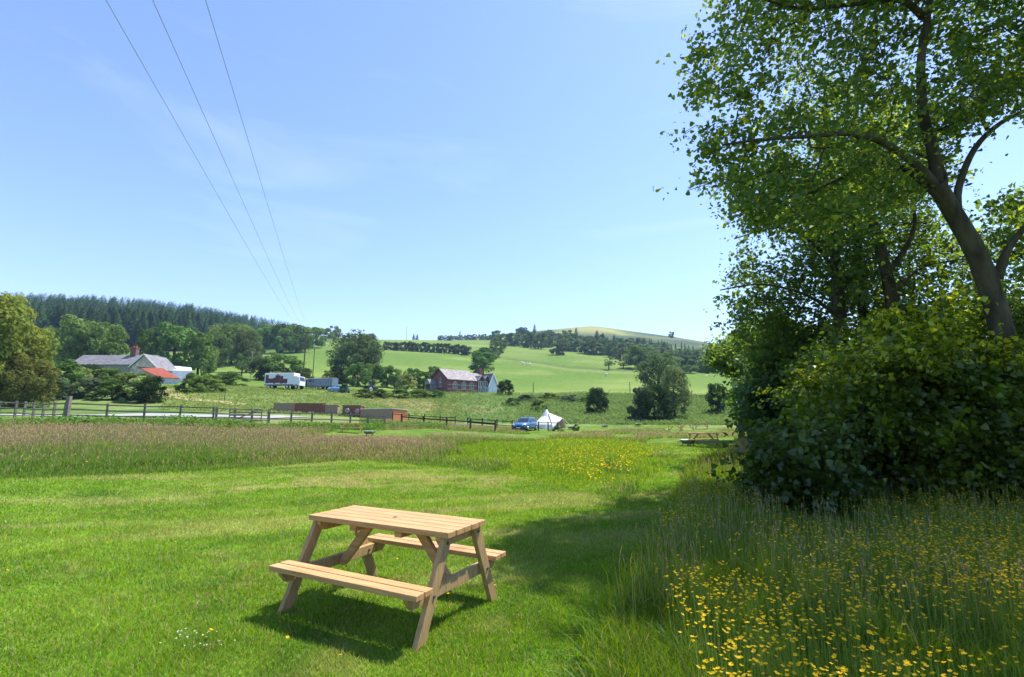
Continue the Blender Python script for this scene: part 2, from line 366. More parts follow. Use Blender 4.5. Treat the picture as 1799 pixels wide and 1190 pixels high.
def lawncol(X, Y):
    n = fnoise(X, Y, 1.5, 3); n2 = fnoise(X, Y, 4.5, 8)
    c = mixc(LAWN_A[None]*np.ones((len(n), 1)), LAWN_B[None], sstep(.25, .75, n*.5+n2*.5))
    c = c*(.80+.45*fnoise(X, Y, .45, 33))[:, None]
    clv = sstep(.60, .72, fnoise(X, Y, .8, 36)); c = mixc(c, C(.065, .16, .02)[None], clv*.45)
    # mowing lines and dry clippings
    st = vnoise(X*.35+Y*.12, Y*1.6-X*.5, 1.0, 5)
    dry = sstep(.55, .85, st)*.45+sstep(.62, .9, fnoise(X, Y, .5, 31))*.35
    band = np.exp(-((Y-(12.6+.22*(X+2)))/1.3)**2)*sstep(-9, -5, X)*(1-sstep(-.5, 1.5, X))
    dry = np.clip(dry+band*.75*sstep(.35, .6, fnoise(X, Y, .7, 12)), 0, .8)
    return mixc(c, LAWN_D[None], dry)

# ------------------------------------------------------------------ ground sheet
def build_ground():
    nT, nR = len(TH)-1, len(RR)                       # last azimuth closes on the first
    X = np.sin(TH[:-1])[:, None]*RR[None, 1:]; Y = np.cos(TH[:-1])[:, None]*RR[None, 1:]; Z = GZ[:-1, 1:].copy()
    Z[0] = (Z[0]+GZ[-1, 1:])/2
    V = np.stack([X, Y, Z], -1).reshape(-1, 3); n = nR-1
    V = np.vstack([V, [[0, 0, GZ[0, 0]]]])
    i = np.arange(nT)[:, None]; j = np.arange(n-1)[None, :]; i2 = (i+1) % nT
    q = np.stack([i*n+j, i*n+j+1, i2*n+j+1, i2*n+j], -1).reshape(-1, 4)
    ii = np.arange(nT); tri = np.stack([ii*n, ((ii+1) % nT)*n, np.full(nT, len(V)-1)], -1)[:, ::-1]
    x, y, z = V[:, 0], V[:, 1], V[:, 2]; R = np.hypot(x, y)
    lawn, rt, mown, br = zones(x, y)
    col = np.tile(C(.10, .17, .03), (len(x), 1))
    nn = fnoise(x, y, 9, 2); nb = fnoise(x, y, 40, 6); nf = fnoise(x, y, 130, 4)
    # meadow under the tall grass
    brown = sstep(13, 20, R)*(1-sstep(34, 46, R))*(1-sstep(-6, 6, x+R*.05))
    mead = mixc(mixc(C(.085, .155, .028)[None]*np.ones((len(x), 1)), C(.15, .19, .06)[None], nn), C(.25, .185, .10)[None], np.clip(brown*.8+.25*(nn > .5)*sstep(20, 30, R), 0, 1))
    col[:] = mead
    # rough ground, bank, fields (photo rows used only to read where a field ends)
    dz = (z-EYE); v = (-y*SP+dz*CP)/np.maximum(y*CP+dz*SP, .1); py = CYP-v*F
    u = x/np.maximum(y*CP+dz*SP, .1); pxx = CXP+u*F
    rough = mixc(C(.075, .13, .03)[None]*np.ones((len(x), 1)), C(.15, .20, .06)[None], sstep(.3, .7, nn))
    col = mixc(col, rough, sstep(58, 74, R))
    pink = sstep(.52, .68, fnoise(x, y, 14, 9))*sstep(75, 85, R)*(1-sstep(100, 125, R))*sstep(620, 700, pxx)*(1-sstep(850, 900, pxx))
    col = mixc(col, C(.25, .17, .09)[None], pink*.6)
    field = mixc(C(.095, .165, .026)[None]*np.ones((len(x), 1)), C(.145, .205, .042)[None], sstep(.3, .7, nf*.6+nb*.4))
    field = mixc(field, C(.24, .27, .075)[None], sstep(.55, .8, nb)*.35)
    fy = np.interp(pxx, [885, 950, 1002, 1094, 1200], [630, 638, 646, 651, 655]); ln = np.exp(-((py-fy)/1.6)**2)*sstep(880, 895, pxx)*(1-sstep(1180, 1210, pxx))*(R > 150)
    field = mixc(field, C(.06, .10, .03)[None], ln*.75); field = mixc(field, C(.24, .24, .09)[None], np.exp(-((py-fy-4)/2.2)**2)*sstep(900, 930, pxx)*(1-sstep(1100, 1150, pxx))*.5)
    tr_ = sstep(.55, .62, vnoise(x*.2+z*.9, y*.2-z*.4, 6, 15))*.22; field = mixc(field, C(.09, .15, .03)[None], tr_)
    col = mixc(col, field, sstep(126, 138, R))
    hill = mixc(C(.20, .22, .065)[None]*np.ones((len(x), 1)), C(.06, .085, .04)[None], sstep(.40, .52, fnoise(x, y, 70, 13)))
    hill = mixc(hill, C(.05, .075, .035)[None], sstep(1085, 1130, pxx)*(1-sstep(1230, 1300, pxx))*.55)
    hill = mixc(hill, C(.30, .29, .10)[None], np.exp(-((pxx-1040)/70)**2)*np.exp(-((py-580)/7)**2)*.8)
    col = mixc(col, hill, sstep(640, 720, R)*sstep(850, 880, pxx))
    # woodland floor
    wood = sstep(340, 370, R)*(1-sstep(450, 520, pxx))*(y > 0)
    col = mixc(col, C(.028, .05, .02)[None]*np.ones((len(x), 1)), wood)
    c = lawncol(x, y)
    lw = (lawn | mown).astype(float)
    col = mixc(col, c*np.where(mown, .62, .85)[:, None], lw)
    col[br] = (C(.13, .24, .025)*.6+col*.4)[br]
    me = npmesh('ground', V, [q, tri], col)
    m, t, b = new_mat('ground_cover'); at = t.nodes.new('ShaderNodeAttribute'); at.attribute_name = 'col'
    co = t.nodes.new('ShaderNodeTexCoord')
    def noise(s, d=8):
        n = t.nodes.new('ShaderNodeTexNoise'); n.inputs['Scale'].default_value = s; n.inputs['Detail'].default_value = d; n.inputs['Roughness'].default_value = .65
        t.links.new(co.outputs['Object'], n.inputs['Vector']); return n
    n1, n2 = noise(.35, 10), noise(6.0, 6)
    mr = t.nodes.new('ShaderNodeMapRange'); mr.inputs[1].default_value = .3; mr.inputs[2].default_value = .7; mr.inputs[3].default_value = .78; mr.inputs[4].default_value = 1.2
    t.links.new(n1.outputs[0], mr.inputs[0])
    mr2 = t.nodes.new('ShaderNodeMapRange'); mr2.inputs[1].default_value = .3; mr2.inputs[2].default_value = .7; mr2.inputs[3].default_value = .72; mr2.inputs[4].default_value = 1.2
    t.links.new(n2.outputs[0], mr2.inputs[0])
    mu = t.nodes.new('ShaderNodeMath'); mu.operation = 'MULTIPLY'; t.links.new(mr.outputs[0], mu.inputs[0]); t.links.new(mr2.outputs[0], mu.inputs[1])
    vm = t.nodes.new('ShaderNodeVectorMath'); vm.operation = 'SCALE'; t.links.new(at.outputs['Color'], vm.inputs[0]); t.links.new(mu.outputs[0], vm.inputs['Scale'])
    t.links.new(vm.outputs[0], b.inputs['Base Color']); b.inputs['Roughness'].default_value = .95; b.inputs['Specular IOR Level'].default_value = .05
    bp = t.nodes.new('ShaderNodeBump'); bp.inputs['Strength'].default_value = .8; bp.inputs['Distance'].default_value = .25
    t.links.new(n1.outputs[0], bp.inputs['Height']); t.links.new(bp.outputs[0], b.inputs['Normal'])
    o = obj('ground', me, m, None, True); tag(o, kind='structure')
build_ground()

# ------------------------------------------------------------------ tracks
def strip(name, pts, half, material, lift=.05):
    vs = []; fs = []; K = 6
    for i, p in enumerate(pts):
        a = pts[max(i-1, 0)]; b = pts[min(i+1, len(pts)-1)]; d = Vector((b[0]-a[0], b[1]-a[1])).normalized(); nrm = Vector((-d.y, d.x))
        for k in range(K+1):
            q = Vector(p[:2])+nrm*half*(2*k/K-1); vs.append((q.x, q.y, float(ground(q.x, q.y))+lift))
    for i in range(len(pts)-1):
        for k in range(K): fs.append((i*(K+1)+k, i*(K+1)+k+1, (i+1)*(K+1)+k+1, (i+1)*(K+1)+k))
    me = bpy.data.meshes.new(name); me.from_pydata(vs, [], fs); return tag(obj(name, me, material), kind='structure')
def path_pts(keys, n=60):
    k = ary([(p[0], p[1]) for p in keys]); s = np.linspace(0, len(k)-1, n)
    return [(float(np.interp(t, range(len(k)), k[:, 0])), float(np.interp(t, range(len(k)), k[:, 1]))) for t in s]
_l = [at_depth(x, Y) for x, Y in ((-500, 38), (-100, 42), (118, 47), (250, 50), (370, 53), (460, 56), (520, 62))]
strip('concrete_track', path_pts(_l), 2.3, M['road'], .06)
_l = [Gp(x, y, 55) for x, y in ((430, 712), (395, 708), (345, 703), (305, 697), (290, 690), (288, 684))]
strip('farm_track', path_pts(_l), 1.6, M['dirt'], .07)

# ------------------------------------------------------------------ grass
def blades1(pos, h, wd, lean, ang, col):
    """one triangle per blade"""
    n = len(pos); ca, sa = np.cos(ang), np.sin(ang); z = np.zeros(n)
    side = np.stack([ca, sa, z], -1)*(wd/2)[:, None]
    la = RNG.uniform(0, 2*PI, n)
    tip = pos+np.stack([np.cos(la)*lean*h, np.sin(la)*lean*h, h], -1)
    V = np.stack([pos-side, pos+side, tip], 1).reshape(-1, 3)
    return V, np.arange(3*n).reshape(-1, 3), np.repeat(col, 3, 0)
def blades2(pos, h, wd, lean, ang, col, tipcol=None):
    n = len(pos); ca, sa = np.cos(ang), np.sin(ang); z = np.zeros(n)
    side = np.stack([ca, sa, z], -1)*(wd/2)[:, None]; la = RNG.uniform(0, 2*PI, n); lx, ly = np.cos(la)*lean, np.sin(la)*lean
    mid = pos+np.stack([lx*h*.3, ly*h*.3, h*.58], -1); tip = pos+np.stack([lx*h, ly*h, h*(1-lean*.25)], -1)
    V = np.stack([pos-side, pos+side, mid-side*.8, mid+side*.8, tip], 1).reshape(-1, 3)
    i = np.arange(n)[:, None]*5
    cols = np.repeat(col, 5, 0)
    if tipcol is not None: cols = cols.reshape(n, 5, 3); cols[:, 4] = tipcol; cols = cols.reshape(-1, 3)
    return V, i+np.array([[0, 1, 3, 2]]), i+np.array([[2, 3, 4]]), cols, tip
def scatter(n, r0, r1, a0, a1):
    t = RNG.uniform(a0, a1, n); R = np.exp(RNG.uniform(math.log(r0), math.log(r1), n))
    return np.sin(t)*R, np.cos(t)*R, R
def stuff(name, V, faces, col, label, cat, m='grass'):
    o = obj(name, npmesh(name, V, faces, col), M[m]); return tag(o, label, cat, kind='stuff')
# mown lawn
X, Y, R = scatter(1150000, 2.6, 34, -.92, .85)
lawn, rt, mown, br = zones(X+.08*RNG.normal(size=len(X)), Y+.08*RNG.normal(size=len(X)))
k = (lawn | mown) & (RNG.uniform(size=len(X)) < np.clip(1.35-R/40, .2, 1)); X, Y, R = X[k], Y[k], R[k]
n = len(X); pos = np.stack([X, Y, ground(X, Y)-.004], -1)
clump = fnoise(X, Y, .35, 21)
h = (.016+.028*RNG.uniform(size=n)**2)*(.5+1.1*clump); h *= 1+R/40
col = lawncol(X, Y)*RNG.uniform(.72, 1.35, (n, 1)); col[:, 0] *= RNG.uniform(.8, 1.3, n)
dead = RNG.uniform(size=n) < .09; col[dead] = C(.36, .31, .14)
V, f, c = blades1(pos, h, .0035+.0011*R, RNG.uniform(.1, 1.1, n), RNG.uniform(0, PI, n), col)
stuff('mown_grass', V, [f], c, 'short mown green grass around the near picnic table', 'grass')
# tall grass on the right, under the trees
X, Y, R = scatter(420000, 2.2, 34, -.05, 1.05)
jx, jy = X+.10*RNG.normal(size=len(X)), Y+.15*RNG.normal(size=len(X))
lawn, rt, mown, br = zones(jx, jy); X, Y, R = X[rt], Y[rt], R[rt]; n = len(X)
edge = fnoise(X, Y, 1.2, 40)
h = RNG.uniform(.12, .42, n)*(.6+.7*edge); h[R < 4] *= .9
pos = np.stack([X, Y, ground(X, Y)-.01], -1); g = RNG.uniform(size=n)[:, None]
col = (C(.07, .15, .010)*(1-g)+C(.18, .28, .022)*g)*RNG.uniform(.75, 1.25, (n, 1)); straw = RNG.uniform(size=n) < .05; tan_ = inpoly(X, Y, fg([(1262, 768), (1390, 764), (1405, 800), (1300, 804), (1255, 786)])); straw |= tan_ & (RNG.uniform(size=n) < .75); h[tan_] *= 1.25; col[straw] = C(.42, .33, .15)
V, q, t3, c, tip = blades2(pos, h, .0045+.0008*R, RNG.uniform(.1, .7, n), RNG.uniform(0, PI, n), col)
stuff('tall_grass', V, [q, t3], c, 'tall green grass in the shade along the tree line', 'grass')
# leafy undergrowth between the stems
X, Y, R = scatter(200000, 2.2, 20, -.05, 1.05); jx, jy = X+.10*RNG.normal(size=len(X)), Y+.15*RNG.normal(size=len(X))
_, rt, _, _ = zones(jx, jy); X, Y, R = X[rt], Y[rt], R[rt]; n = len(X); g = RNG.uniform(size=n)[:, None]; cl = fnoise(X, Y, .7, 44)
col = (C(.04, .12, .012)*(1-g)+C(.12, .24, .02)*g)*(.7+.6*cl)[:, None]
V, q, t3, c, tip = blades2(np.stack([X, Y, ground(X, Y)-.01], -1), RNG.uniform(.08, .30, n)*(.5+cl), .010+.001*R, RNG.uniform(.5, 1.3, n), RNG.uniform(0, PI, n), col)
stuff('leafy_undergrowth', V, [q, t3], c, 'broader bent green leaves low down in the tall grass at lower right', 'grass')
# seed heads
def heads(sel, name, label, c0, c1, size=(.05, .09), wd=.008):
    p = sel; n = len(p); R = np.hypot(p[:, 0], p[:, 1]); hh = RNG.uniform(*size, n); a = RNG.uniform(0, PI, n); ww = (wd+R*.0008)
    s = np.stack([np.cos(a), np.sin(a), np.zeros(n)], -1)*(ww/2)[:, None]; la = RNG.uniform(0, 2*PI, n)
    up = np.stack([np.cos(la)*.25, np.sin(la)*.25, np.ones(n)], -1)*hh[:, None]
    V = np.stack([p, p+up*.35-s, p+up, p+up*.35+s], 1).reshape(-1, 3); g = RNG.uniform(size=n)[:, None]
    return V, np.arange(4*n).reshape(-1, 4), np.repeat(c0*(1-g)+c1*g, 4, 0)
def stems(p0, p1, wd, col):
    n = len(p0); a = RNG.uniform(0, PI, n); s = np.stack([np.cos(a), np.sin(a), np.zeros(n)], -1)*(wd/2)[:, None]
    return np.stack([p0-s, p0+s, p1+s*.6, p1-s*.6], 1).reshape(-1, 3), np.arange(4*n).reshape(-1, 4), np.repeat(col, 4, 0)
def join(parts):
    Vs, fs, cs, off = [], [], [], 0
    for V, f, c in parts: Vs.append(V); fs.append(f+off); cs.append(c); off += len(V)
    return np.vstack(Vs), np.vstack(fs), np.vstack(cs)
def flowering(X, Y, h, c_stem, c0, c1, **kw):
    n = len(X); p0 = np.stack([X, Y, ground(X, Y)], -1); l = RNG.normal(size=(n, 2))*.12
    p1 = p0+np.stack([l[:, 0]*h, l[:, 1]*h, h], -1); R = np.hypot(X, Y)
    return join([stems(p0, p1, .0022+.0005*R, np.tile(c_stem, (n, 1))), heads(p1, '', '', c0, c1, **kw)])
X, Y, R = scatter(16000, 2.6, 30, .0, 1.0); _, rt, _, _ = zones(X, Y); X, Y = X[rt], Y[rt]
pat = (fnoise(X, Y, 2.5, 50)+.25*sstep(.45, .8, X/np.maximum(Y, .1)) > .60) & (RNG.uniform(size=len(X)) < .35) & (Y > 3.4); X, Y = X[pat], Y[pat]
V, f, c = flowering(X, Y, RNG.uniform(.38, .62, len(X)), C(.2, .22, .08), C(.20, .19, .10), C(.24, .18, .13), wd=.005)
stuff('grass_seed_heads', V, [f], c, 'purplish grass seed heads standing above the tall grass near the bush', 'seed heads')
# buttercups
def buttercups(X, Y, h, size, name, label, cup=C(.78, .53, .003)):
    n = len(X); p0 = np.stack([X, Y, ground(X, Y)], -1); p1 = p0+np.stack([RNG.normal(size=n)*.05, RNG.normal(size=n)*.05, h], -1); R = np.hypot(X, Y)
    sV, sf, sc = stems(p0, p1, .002+.0004*R, np.tile(C(.13, .22, .04), (n, 1)))
    K = 5; Vs = []; cs = []; tx = RNG.normal(size=(n, 2))*.25; s = size*RNG.uniform(.8, 1.25, n); ph = RNG.uniform(0, 2*PI, n)
    nz = lambda a, r: np.stack([np.cos(a)*r, np.sin(a)*r, (np.cos(a)*tx[:, 0]+np.sin(a)*tx[:, 1])*r+r*.45], -1)
    for i in range(K):
        a = ph+2*PI*i/K
        Vs.append(np.stack([p1, p1+nz(a-.55, s*.8), p1+nz(a, s*1.05), p1+nz(a+.55, s*.8)], 1))
    V = np.stack(Vs, 1).reshape(-1, 3); f = np.arange(len(V)).reshape(-1, 4); c = np.tile(cup, (len(V), 1))*np.repeat(RNG.uniform(.85, 1.1, n), 4*K)[:, None]
    V, f, c = join([(sV, sf, sc), (V, f, c)])
    return stuff(name, V, [f], c, label, 'wildflowers')
X, Y, R = scatter(42000, 2.4, 18, .05, 1.05); _, rt, _, _ = zones(X, Y)
dens = sstep(.40, .62, fnoise(X, Y, 1.6, 60))*.55+.04
dens *= np.where(Y < 8.5, 1, .35)*(.45+.55*sstep(2.5, 5.0, Y+.25*X))*(1+1.6*sstep(.62, .9, X/np.maximum(Y, 1)))
k = rt & (RNG.uniform(size=len(X)) < dens*(.75+1.1*sstep(3.8, 8, Y))) & (X > .45+.17*Y)
buttercups(X[k], Y[k], RNG.uniform(.36, .56, k.sum()), .0098, 'buttercup_flowers', 'yellow buttercups scattered through the tall grass at lower right')
# bright yellow-green patch beyond the lawn, green fringe and brown meadow
def gz(z0):  # photo (x) column of a ground point
    return z0
X, Y, R = scatter(1000000, 9, 66, -.95, .72)
jx, jy = X+.12*RNG.normal(size=len(X)), Y+.2*RNG.normal(size=len(X))
lawn, rt, mown, br = zones(jx, jy); k = ~lawn & ~rt & ~mown; k &= (RNG.uniform(size=len(X)) < .75)
k &= ~((R > 46) & (np.arctan2(X, Y) < -.30))
X, Y, R, br = X[k], Y[k], R[k], br[k]; n = len(X); az = np.arctan2(X, Y)
nn = fnoise(X, Y, 3.5, 70); n2 = fnoise(X, Y, 9, 71)
brown = .88*sstep(16.5, 25, R+4*(nn-.5))*(1-sstep(33, 41, R+6*(nn-.5))*(az < -.25))*(1-.65*sstep(-.28, -.02, az))
brown = np.clip(brown*(.25+1.3*sstep(.30, .68, .6*n2+.4*fnoise(X, Y, 1.4, 73))), 0, 1); brown = np.where(br, brown*.1, brown)
g = RNG.uniform(size=n)
base = mixc(np.tile(C(.075, .17, .02), (n, 1)), np.tile(C(.17, .27, .045), (n, 1)), np.clip(.6*g+.5*(nn-.2), 0, 1))
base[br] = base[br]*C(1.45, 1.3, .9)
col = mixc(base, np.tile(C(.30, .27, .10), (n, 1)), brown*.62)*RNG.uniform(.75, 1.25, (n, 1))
h = RNG.uniform(.22, .5, n)*(.65+.6*nn); h[br] *= .5; h *= 1-.45*sstep(24, 40, R); h *= np.where(R < 15, .9, 1)
for _dx, _dy in ((.5, -.9), (-.5, -.9), (0, -1.8), (.9, 0), (-.9, 0)):   # blades get shorter towards the mown edge
    _l = inpoly(X+_dx*(1+.6*nn), Y+_dy*(1+.6*nn), LAWN); h[_l] *= .72
h[inpoly(X, Y, LOWG)] *= .5
pos = np.stack([X, Y, ground(X, Y)-.01], -1)
V, q, t3, c, tip = blades2(pos, h, .004+.0011*R, RNG.uniform(.05, .6, n), RNG.uniform(0, PI, n), col)
stuff('meadow_grass', V, [q, t3], c, 'long green and brown meadow grass beyond the mown lawn', 'grass')
k = (RNG.uniform(size=n) < brown*.22+.02) & ~br
V, f, c = flowering(X[k], Y[k], h[k]*1.15+.06, C(.26, .2, .11), C(.36, .25, .12), C(.50, .42, .20), size=(.04, .09), wd=.006)
stuff('meadow_seed_heads', V, [f], c, 'reddish brown grass seed heads across the left meadow', 'seed heads')
X, Y, R = scatter(30000, 9, 40, -.9, .6); lawn, rt, mown, br = zones(X, Y); az = np.arctan2(X, Y)
k = (~lawn & ~rt & ~mown) & (RNG.uniform(size=len(X)) < np.where(br, .16*sstep(-.02, .12, az)+.02, .012)+.22*np.exp(-((X-3.0)/1.6)**2-((Y-15)/4.0)**2))
buttercups(X[k], Y[k], RNG.uniform(.3, .5, k.sum()), .021, 'meadow_buttercups', 'small yellow buttercups dotted over the meadow behind the lawn')
# a few flowers in the lawn
lf = [flat(x, y) for x, y in ((442, 1097), (480, 1105), (606, 1170), (790, 1060), (8, 1020), (488, 1132), (700, 995), (760, 1002), (300, 962), (875, 1048), (398, 1113))]
buttercups(ary([p[0] for p in lf]), ary([p[1] for p in lf]), RNG.uniform(.05, .08, len(lf)), .013, 'lawn_buttercups', 'single yellow buttercups low in the mown lawn')
dx = RNG.normal(345, 24, 26); dy = 1132+RNG.normal(0, 9, 26)
lf = [flat(x, y) for x, y in zip(dx, dy)]
buttercups(ary([p[0] for p in lf]), ary([p[1] for p in lf]), RNG.uniform(.03, .05, 26), .0065, 'lawn_daisies', 'small cluster of white daisies in the mown lawn at lower left', C(.8, .8, .75))

# broad-leaved weeds and bracken: loose leaf clumps over an area
def clumps(X, Y, h, size, per, c0, c1, name, label, cat, m='far', flatness=.5):
    n = len(X); Xr = np.repeat(X, per); Yr = np.repeat(Y, per); hr = np.repeat(h, per); sr = np.repeat(size, per)
    px = Xr+RNG.normal(size=len(Xr))*sr*1.1; py = Yr+RNG.normal(size=len(Xr))*sr*1.1
    pz = ground(px, py)+hr*RNG.uniform(.05, 1, len(Xr))
    p = np.stack([px, py, pz], -1); N = len(p)
    nrm = RNG.normal(size=(N, 3)); nrm[:, 2] = np.abs(nrm[:, 2])+flatness; nrm /= np.linalg.norm(nrm, axis=1)[:, None]
    a = np.cross(nrm, RNG.normal(size=(N, 3))); a /= np.linalg.norm(a, axis=1)[:, None]; b = np.cross(nrm, a)
    s = (sr*RNG.uniform(.35, .8, N))[:, None]
    V = np.stack([p-a*s, p-b*s*.5, p+a*s, p+b*s*.5+nrm*s*.2], 1).reshape(-1, 3)
    g = np.repeat(RNG.uniform(size=n), per)[:, None]*.7+RNG.uniform(size=(N, 1))*.3
    c = (c0*(1-g)+c1*g)
    return stuff(name, V, [np.arange(4*N).reshape(-1, 4)], np.repeat(c, 4, 0), label, cat, m)
# weeds along the fence
t = RNG.uniform(-.92, -.13, 5200); Rr = np.interp(t, [-.92, -.75, -.5, -.3, -.13], [44, 41, 40, 46, 55])*RNG.uniform(.93, 1.03, len(t))
X, Y = np.sin(t)*Rr, np.cos(t)*Rr; k = fnoise(X, Y, 3, 80) > .36; X, Y = X[k], Y[k]
clumps(X, Y, RNG.uniform(.15, .7, len(X))*(.4+fnoise(X, Y, 4, 85)), RNG.uniform(.08, .18, len(X)), 9, C(.05, .12, .025), C(.16, .28, .05), 'weeds', 'dense nettles and docks growing along the foot of the fence', 'weeds')
# bracken bank on the right, rough vegetation on the left bank
t = RNG.uniform(-.16, .62, 26000); Rr = RNG.uniform(80, 129, len(t)); X, Y = np.sin(t)*Rr, np.cos(t)*Rr
k = RNG.uniform(size=len(X)) < np.where(t < .02, .35, 1.0)*(.35+fnoise(X, Y, 9, 81)); X, Y = X[k], Y[k]
clumps(X, Y, RNG.uniform(.15, .85, len(X))*(.4+1.1*fnoise(X, Y, 7, 88)), RNG.uniform(.16, .34, len(X)), 7, C(.085, .17, .045), C(.19, .29, .09), 'bracken', 'green bracken covering the bank behind the far tables', 'bracken')
t = RNG.uniform(-.62, -.10, 9000); Rr = RNG.uniform(72, 128, len(t)); X, Y = np.sin(t)*Rr, np.cos(t)*Rr
clumps(X, Y, RNG.uniform(.1, .35, len(X)), RNG.uniform(.15, .3, len(X)), 5, C(.09, .16, .03), C(.24, .29, .09), 'rough_grass', 'rough grass tussocks on the bank below the parked vehicles', 'grass')

# ------------------------------------------------------------------ picnic tables
def picnic_table(loc, rz, label, group, scale=1.0):
    t = empty('picnic_table', loc, rz, label, 'picnic table', group, (scale,)*3)
    H, L, W, th = .73, 1.534, .556, .044
    m = MB(); pw = (W-.010*4)/5
    for i in range(5):
        y = -W/2+i*(pw+.010); m.box(-L/2+.002*(i % 2), L/2-.003*((i+1) % 2), y, y+pw, H-th, H)
    m.build('tabletop', M['wood'], t, bevel=.003)
    h = MB(); h.lathe([(.021, .0005), (.021, .0015)], 16, (0, 0, H)); h.build('parasol_hole', M['black'], t)
    for sy in (-1, 1):
        b = MB()
        for a, c in ((.457, .547), (.559, .649)):
            b.box(-L/2, L/2, min(sy*a, sy*c), max(sy*a, sy*c), .389-.04, .389)
        b.build('bench_seat', M['wood'], t, bevel=.003)
    for sx in (-1, 1):
        x = sx*.70
        for sy in (-1, 1):
            # sloping leg, cut level at foot and top
            w = .052; y0, y1, z1 = sy*.525, sy*.205, H-th-.001
            leg = MB(); leg.prism([(y0-w, 0), (y0+w, 0), (y1+w, z1), (y1-w, z1)], 'x', x-.0225, x+.0225)
            lo = leg.build('leg', M['wood_leg'], t, bevel=.003)
            for z in (.30, .64):
                yy = y0+(y1-y0)*z/z1; q = MB(); q.tube([(x+sx*.0225, yy, z), (x+sx*.030, yy, z)], .013, 8); q.build('bolt', M['bolt'], lo)
        xi = sx*.6535
        c = MB(); c.prism([(-.625, .348), (.625, .348), (.625, .325), (.57, .258), (-.57, .258), (-.625, .325)], 'x', xi-.0225, xi+.0225)
        cb = c.build('crossbeam', M['wood_leg'], t, bevel=.003)
        for yy in (-.37, .37):
            q = MB(); q.tube([(xi-sx*.0225, yy, .30), (xi-sx*.031, yy, .30)], .012, 8); q.build('bolt', M['bolt'], cb)
        c = MB(); c.prism([(-.26, H-th-.001), (.26, H-th-.001), (.26, H-th-.03), (.21, H-th-.085), (-.21, H-th-.085), (-.26, H-th-.03)], 'x', xi-.0225, xi+.0225)
        c.build('top_batten', M['wood'], t, bevel=.003)
        # diagonal brace from the crossbeam up to the tabletop
        c = MB(); z1 = H-th-.001
        x0, x1 = sx*.615, sx*.245; w = .055
        c.prism([(x0-w, .262), (x0+w*.15, .262), (x0+w*.15, .30), (x1+w, z1), (x1-w, z1)] if sx > 0 else [(x0+w, .262), (x0-w*.15, .262), (x0-w*.15, .30), (x1-w, z1), (x1+w, z1)], 'y', -.0225, .0225)
        c.build('brace', M['wood'], t, bevel=.003)
        c = MB(); c.box(sx*.25-.035, sx*.25+.035, -.25, -.026, H-th-.05, H-th-.001); c.box(sx*.25-.035, sx*.25+.035, .026, .25, H-th-.05, H-th-.001)
        c.build('top_batten', M['wood'], t)
    return t
pt0 = picnic_table((-1.0347, 4.4988, float(ground(-1.03, 4.5))+.0), -.4812, 'large new pine picnic table on the mown lawn in the foreground', 'picnic tables on the campsite')
def far_table(x, ybase, rz, label, sc, w_px=None):
    p = Gp(x, ybase)
    o = copy_tree(pt0); o['label'] = label; o.location = p; o.rotation_euler = (0, 0, rz); o.scale = (sc,)*3; return o
far_table(1237, 785, -.38, 'pine picnic table beside the large grey fire pit on the mown patch at right', 1.0)
far_table(617, 761, .22, 'pine picnic table half sunk in brown grass beside a low grey fire pit', 1.0)
far_table(1187, 760, -.30, 'leftmost of the three distant picnic tables close together', 1.0)
far_table(1207, 757, -.30, 'middle of the three distant picnic tables close together', 1.0)
far_table(1233, 754, -.30, 'rightmost and farthest of the three distant picnic tables close together', 1.0)

# fire pits: half-drum bowls on legs
def fire_pit(x, yb, r, label):
    p = Gp(x, yb); t = empty('fire_pit', p, .4, label, 'fire pit', 'steel fire pits by the pitches')
    m = MB(); m.lathe([(.02*r, .25*r), (.55*r, .28*r), (.85*r, .45*r), (1.0*r, .72*r), (1.06*r, .74*r), (1.06*r, .78*r), (.98*r, .78*r), (.8*r, .5*r), (.02*r, .32*r)], 24); m.build('bowl', M['silver'], t, True)
    m = MB(); m.lathe([(.93*r, .705*r), (.93*r, .725*r)], 24)
    m.build('ash_bed', M['greymetal'], t)
    for k in range(4):
        a = PI/4+k*PI/2; m = MB(); m.bar((.62*r*math.cos(a), .62*r*math.sin(a), .42*r), (.66*r*math.cos(a), .66*r*math.sin(a), 0), .06*r+.01, .06*r+.01, up=(1, 0, 0)); m.build('leg', M['greymetal'], t)
    return t
fire_pit(1209, 784, .44, 'largest grey steel fire pit, beside the picnic table on the right mown patch')
fire_pit(649, 766, .42, 'low grey fire pit beside the half sunk picnic table at the left')
fire_pit(1004, 755, .52, 'grey fire pit on the bright grass just right of the tent')
fire_pit(1063, 752, .5, 'small grey fire pit in the middle of the three beyond the tent')
fire_pit(1121, 749, .5, 'farthest small grey fire pit at the foot of the bracken bank')

